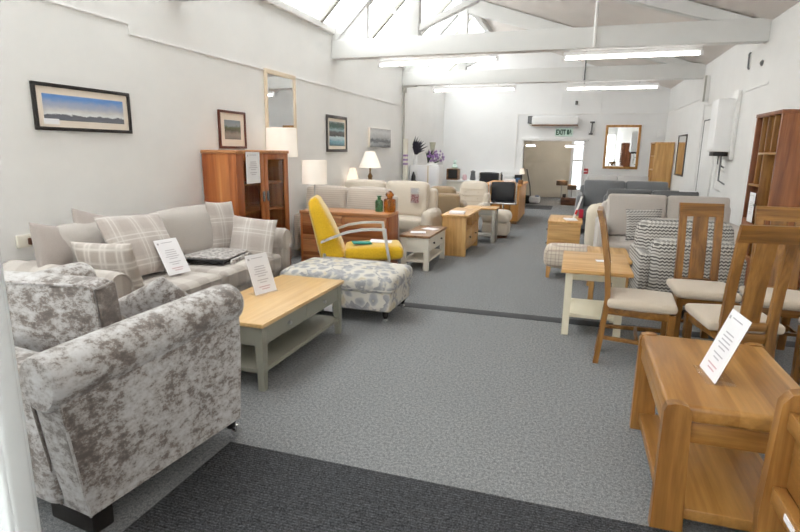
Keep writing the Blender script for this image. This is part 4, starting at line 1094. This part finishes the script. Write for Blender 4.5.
# big red brown bookcase on the right wall
def bookcase():
    r = thing('bookcase', 'tall red brown wooden bookcase with tall narrow bays on right wall', 'bookcase', (1.93, 6.27, 0))
    x0, x1, y0, y1, H = -.18, .18, -.38, .39, 1.9; z = W['shz']
    M().box(x0, x1, y0, y0 + .03, 0, H, .003).build('side_panel', z, r); M().box(x0, x1, y1 - .03, y1, 0, H, .003).build('side_panel', z, r)
    M().box(x0 - .005, x1, y0 - .005, y1 + .005, H - .03, H + .005, .003).build('top', z, r); M().box(x1 - .015, x1, y0 + .03, y1 - .03, 0, H - .03, .002).build('back_panel', z, r)
    w = (y1 - y0 - .06) / 4
    for k in (1, 2, 3):
        M().box(x0 + .004, x1 - .015, y0 + .03 + w * k - .009, y0 + .03 + w * k + .009, (1.52 if k < 3 else 1.20), H - .03, .002).build('upright', W['rustz'], r)
    M().box(x0 + .004, x1 - .015, y0 + .03 + 2 * w - .009, y0 + .03 + 2 * w + .009, .5, 1.50, .002).build('upright', W['rustz'], r)
    M().box(x0 + .004, x1 - .015, y0 + .03, y1 - .03 - w, 1.50, 1.52, .002).build('shelf', W['rusty'], r)
    M().box(x0 + .004, x1 - .015, y1 - .03 - 2 * w, y1 - .03, 1.18, 1.20, .002).build('shelf', W['rusty'], r)
    M().box(x0 + .004, x1 - .015, y0 + .03, y1 - .03, .46, .48, .002).build('shelf', W['rusty'], r)
    dd = M().box(x0, x0 + .02, y1 - .03 - 2 * w, y1 - .03, .48, .84, .002).build('door', z, r)
    M().lathe([(.012, 0), (.012, .02)], (0, 0, 0), 10, Matrix.Translation((x0, .0, 1.0)) @ Matrix.Rotation(-PI / 2, 4, 'Y')).build('knob', W['steel'], r)
    M().box(x0, x0 + .02, y0 + .03, y1 - .03, .0, .46, .003).build('plinth', z, r)
bookcase()
ps = thing('price_sheet', 'white price sheet fixed low on the red brown bookcase', 'sign', (1.738, 6.36, .82), -PI / 2)
pp = M().box(-.09, .09, -.001, .001, 0, .3, 0).build('paper', W['paper'], ps); sheet_lines(.18, .3, pp, red=False)

# oak bedside cabinet with papers
ob = thing('bedside_cabinet', 'oak bedside cabinet standing at the right of the aisle', 'cabinet', (-.1, 8.65, 0))
M().box(-.24, .25, -.45, .45, .47, .5, .005).build('top', W['oaky'], ob); M().box(-.22, .23, -.43, .43, .0, .47, .004).build('body', W['oakx'], ob)
for (a, b) in ((.05, .22), (.24, .45)):
    dd = M().box(-.235, -.215, -.4, .4, a, b, .003).build('drawer', W['oaky'], ob)
    knob(-.235, -.2, (a + b) / 2, dd, 'black', -1, r=.018); knob(-.235, .2, (a + b) / 2, dd, 'black', -1, r=.018)
tag(M().box(-.09, .09, -.13, .13, 0, .012, .002).build('leaflet', W['paper'], loc=(-.02, 8.5, .501), rot=(0, 0, R(10))), 'white leaflets lying on the oak bedside cabinet', 'leaflet')
fp = thing('folded_flag', 'red and white striped stick and crimson card standing on the oak bedside cabinet', 'ornament', (.05, 8.72, .501))
M().beam((-.03, 0, 0), (.07, 0, .34), .03, .012, up=(0, 1, 0)).build('stick', W['paper'], fp); M().soft((.075, .03, .07), (.035, .02, .07), .015).build('card', W['pink'], fp); M().beam((-.005, -.01, .06), (.015, -.01, .13), .032, .01, up=(0, 1, 0)).build('red_band', W['red'], fp)

# tartan stool
ts = thing('tartan_footstool', 'low cream tartan footstool on pale wooden feet beside the aisle', 'footstool', (-.0, 6.82, 0))
M().soft((0, 0, .25), (.29, .22, .12), .07, (.01, .01, .03), 5).build('cushion', W['tartan'], ts)
for sx in (-1, 1):
    for sy in (-1, 1): tapered_leg(sx * .23, sy * .16, .15, .05, .8, sx, sy).build('leg', W['oakz'], ts)
# oak table between stool and cream table
ot = thing('oak_side_table', 'small oak table behind the cream lamp table', 'side table', (.40, 6.05, 0))
M().box(-.21, .2, -.4, .4, .42, .45, .005).build('tabletop', W['oaky'], ot); M().box(-.18, .17, -.36, .36, .34, .42, .003).build('apron', W['oaky'], ot)
for sx in (-1, 1):
    for sy in (-1, 1): M().box(sx * .16 - .025, sx * .16 + .025, sy * .34 - .025, sy * .34 + .025, 0, .42, .003).build('leg', W['oakz'], ot)
# cream lamp table
ct = thing('lamp_table', 'cream painted lamp table with oak top and low shelf by the aisle', 'side table', (.215, 4.75, 0))
M().box(-.265, .265, -.43, .43, .57, .6, .006).build('tabletop', W['oakx'], ct)
M().box(-.22, .21, -.2, .38, .47, .57, .003).build('apron', W['creampaint'], ct); M().box(-.2, .19, -.17, .36, .14, .17, .004).build('shelf', W['creampaint'], ct)
for sx in (-1, 1):
    for yy in (.17, ): pass
for (x, y) in ((-.2, .2), (.2, .2), (-.2, -.2), (.2, -.2)):
    tapered_leg(x, y + .06 * (1 if y > 0 else 0), .57, .06, .9, 1 if x > 0 else -1, 1 if y > 0 else -1).build('leg', W['creampaint'], ct)
tag(M().box(-.06, .06, -.04, .04, 0, .003, .001).build('price_card', W['paper'], loc=(.28, 4.78, .601), rot=(0, 0, R(10))), 'small white card on the oak top of the cream lamp table', 'card')

# zigzag chair
zc = thing('zigzag_armchair', 'grey and white zigzag fabric armchair seen from behind near dining chairs', 'armchair', (1.04, 5.55, 0), R(3))
mm = Matrix.Translation((0, .15, .55)) @ Matrix.Rotation(R(-6), 4, 'X')
M().soft((0, 0, 0), (.42, .13, .32), .1, (.01, .01, .02), 5, mm).build('backrest', W['zig'], zc)
mm = Matrix.Translation((.02, -.17, .43)) @ Matrix.Rotation(R(-4), 4, 'X')
M().soft((0, 0, 0), (.36, .12, .30), .09, (.01, .01, .02), 5, mm).build('rear_roll', W['zig'], zc)
M().soft((-.38, .1, .34), (.05, .34, .26), .04).build('arm', W['zig'], zc); M().soft((.4, .1, .34), (.05, .34, .26), .04).build('arm', W['zig'], zc)
M().soft((0, .12, .2), (.36, .38, .1), .03).build('base', W['zig'], zc)
for sx in (-1, 1):
    for sy in (-.18, .4): M().lathe([(.02, 0), (.028, .12)], (sx * .34, sy, 0), 10).build('foot', W['blackwood'], zc)

# dining chairs
def bent(ctr, t, x0, x1):
    """a bar bent in the yz plane, built of quads"""
    g = M(); V = []; F = []
    for (a, b) in ctr:
        V += [(x0, a - t / 2, b), (x1, a - t / 2, b), (x1, a + t / 2, b), (x0, a + t / 2, b)]
    n = len(ctr)
    for i in range(n - 1):
        for k in range(4): F.append((i * 4 + k, i * 4 + (k + 1) % 4, i * 4 + 4 + (k + 1) % 4, i * 4 + 4 + k))
    F.append((3, 2, 1, 0)); F.append(tuple(n * 4 - 4 + k for k in range(4)))
    return g.add(V, F)
def dining_chair():
    r = thing('dining_chair', '', 'chair', (0, 0, 0))
    z, x = W['chz'], W['chx']
    HT = 1.11
    ctr = [(-.255, 0), (-.235, .2), (-.215, .42), (-.215, .52), (-.235, .72), (-.275, .93), (-.29, HT - .1)]
    for s in (-1, 1):
        c0 = s * .131
        bent(ctr, .036, c0 - .027, c0 + .027).build('back_post', z, r)
    bent([(-.289, HT - .105), (-.304, HT - .05), (-.318, HT)], .036, -.160, .160).build('top_rail', x, r)
    bent([(-.216, .5), (-.236, .72), (-.276, .93), (-.29, HT - .1)], .016, -.056, .056).build('splat', z, r)
    M().box(-.1, .1, -.232, -.198, .46, .51, .003).build('back_rail', x, r)
    for s in (-1, 1):
        tapered_leg(s * .19, .2, .43, .046, .85, -s, -1).build('front_leg', z, r)
        M().beam((s * .15, -.2, .41), (s * .19, .19, .41), .022, .06).build('seat_rail', W['chx'], r)
        M().beam((s * .14, -.225, .2), (s * .19, .19, .2), .018, .03).build('stretcher', W['chx'], r)
    M().box(-.17, .17, .186, .21, .38, .44, .003).build('front_rail', x, r)
    M().box(-.105, .105, -.225, -.2, .38, .44, .003).build('rear_rail', x, r)
    M().box(-.17, .17, -.01, .012, .19, .215, .003).build('cross_stretcher', x, r)
    M().soft((0, .01, .468), (.218, .222, .03), .025, (.0, .0, .02), 5).build('seat', W['seatc'], r)
    return r
dc = dining_chair()
CH = [(.505, 4.08, -94, 'oak dining chair turned side on beside the cream lamp table, facing right'),
      (1.0, 4.58, 180 + 2, 'oak dining chair facing the camera in front of the zigzag armchair'),
      (1.03, 3.81, 8, 'oak dining chair seen from behind just past the rustic oak end table'),
      (1.49, 4.5, 176, 'oak dining chair at the right edge, its back showing above the nearer chair'),
      (1.68, 3.75, 95, 'oak dining chair cut off by the right edge of the photo, seat only')]
for k, (x, y, a, l) in enumerate(CH):
    o = dc if k == 0 else copy_tree(dc)
    o.location = (x, y, 0); o.rotation_euler = (0, 0, R(a)); retag(o, l, 'oak dining chairs')

# rustic oak end table in the right foreground
def rounded_leg(x0, x1, y0, y1, h, flare=.02, hang=0):
    """slab leg with a rounded shoulder, slightly splayed toward the foot"""
    g = M(); w = x1 - x0
    top = [(x1, h - .03), (x1 - .012, h - .006), (x1 - .035, h), (x0 + .035, h), (x0 + .01, h - .008), (x0, h - .035)]
    bot = [(x0 - .0, 0), (x1 + flare, 0)]
    g.prism(top + bot, 'xz', y0, y1); return g
et = thing('end_table', 'rustic oak end table with low shelf in the right foreground', 'side table', (.66, 2.6, 0))
M().soft((.03, .0, .515), (.285, .437, .036), .02, n=2, seg=3).build('tabletop', W['rusty'], et)
M().box(-.2, .26, -.42, -.39, .39, .48, .004).build('end_apron', W['rustx'], et)
M().box(-.2, .26, .39, .42, .39, .48, .004).build('end_apron', W['rustx'], et)
M().box(-.25, -.215, -.4, .4, .42, .482, .004).build('side_apron', W['rusty'], et)
M().box(.26, .295, -.4, .4, .42, .482, .004).build('side_apron', W['rusty'], et)
M().box(-.225, .28, -.42, .42, .05, .1, .006).build('shelf', W['rusty'], et)
for sx in (-1, 1):
    for sy in (-1, 1):
        x0, x1 = (-.263, -.165) if sx < 0 else (.225, .325)
        y0, y1 = (-.452, -.405) if sy < 0 else (.405, .452)
        rounded_leg(x0, x1, y0, y1, .556, .022 if sx < 0 else 0).build('leg', W['rustz'], et)
sign_holder('clear sign holder with price sheet standing on the rustic oak end table', (.615, 2.51, .552), R(-85), R(20))

# corner unit at the very right edge
cu = thing('oak_cabinet', 'rustic oak cabinet with rounded leg cut off by bottom right corner', 'cabinet', (.965, 1.6, 0))
g = M().prism([(-.26, .0), (-.17, 0), (-.16, .72), (-.175, .745), (-.21, .755), (-.245, .745), (-.27, .71), (-.285, .3)], 'xz', .31, .36); 
g.build('leg', W['rustz'], cu)
M().prism([(-.26, .0), (-.17, 0), (-.16, .72), (-.175, .745), (-.21, .755), (-.245, .745), (-.27, .71), (-.285, .3)], 'xz', -.5, -.45).build('leg', W['rustz'], cu)
M().soft((.06, -.07, .715), (.27, .375, .03), .02).build('top', W['dkoak'], cu)
M().box(-.25, -.22, -.45, .31, .63, .69, .004).build('top_rail', W['rusty'], cu); M().box(-.26, -.22, -.45, .31, .36, .42, .004).build('lower_rail', W['rusty'], cu)
M().box(-.22, -.2, -.45, .31, .42, .63, .002).build('side_panel', W['rusty'], cu); M().box(-.2, .3, -.45, .31, .1, .13, .003).build('shelf', W['rusty'], cu)
M().box(.28, .32, -.5, .36, 0, .69, .004).build('far_panel', W['rustz'], cu)
M().box(-.264, -.259, .1, .18, .385, .405, 0).build('white_label', W['paper'], cu)

# entrance mat
tag(M().box(-1.6, 1.55, .35, 2.15, 0, .009, .003).build('entrance_mat', W['mat']), 'large ribbed charcoal entrance mat in the foreground', 'mat')

# ------------------------------------------------------------------ light, camera
w = bpy.data.worlds.new('World'); sc.world = w; w.use_nodes = True
bg = w.node_tree.nodes['Background']; bg.inputs[0].default_value = (1.0, .992, .98, 1); bg.inputs[1].default_value = 3.2
cam = bpy.data.cameras.new('Camera'); co = bpy.data.objects.new('Camera', cam); COL.objects.link(co)
yaw, pit, rol, F = -3.09684110e-01, 2.12706992e-01, 1.29658781e-02, 537.551
cy, sy = math.cos(yaw), math.sin(yaw); cp, sp = math.cos(pit), math.sin(pit)
fw = Vector((sy * cp, cy * cp, -sp)); rt = Vector((cy, -sy, 0)); up = rt.cross(fw)
rt2 = rt * math.cos(rol) + up * math.sin(rol); up2 = -rt * math.sin(rol) + up * math.cos(rol)
mx = Matrix((rt2, up2, -fw)).transposed().to_4x4(); mx.translation = (0, 0, 1.5)
co.matrix_world = mx
cam.sensor_fit = 'HORIZONTAL'; cam.sensor_width = 36; cam.lens = 36 * F / 800
cam.clip_start = .02
sc.camera = co
sc.view_settings.view_transform = 'Standard'; sc.view_settings.look = 'None'
sc.view_settings.exposure = 0.8; sc.view_settings.gamma = 1
sc.view_settings.use_curve_mapping = False
sc.cycles.use_denoising = True; sc.cycles.denoising_prefilter = 'FAST'
sc.cycles.max_bounces = 10; sc.cycles.transparent_max_bounces = 16; sc.cycles.sample_clamp_indirect = 6
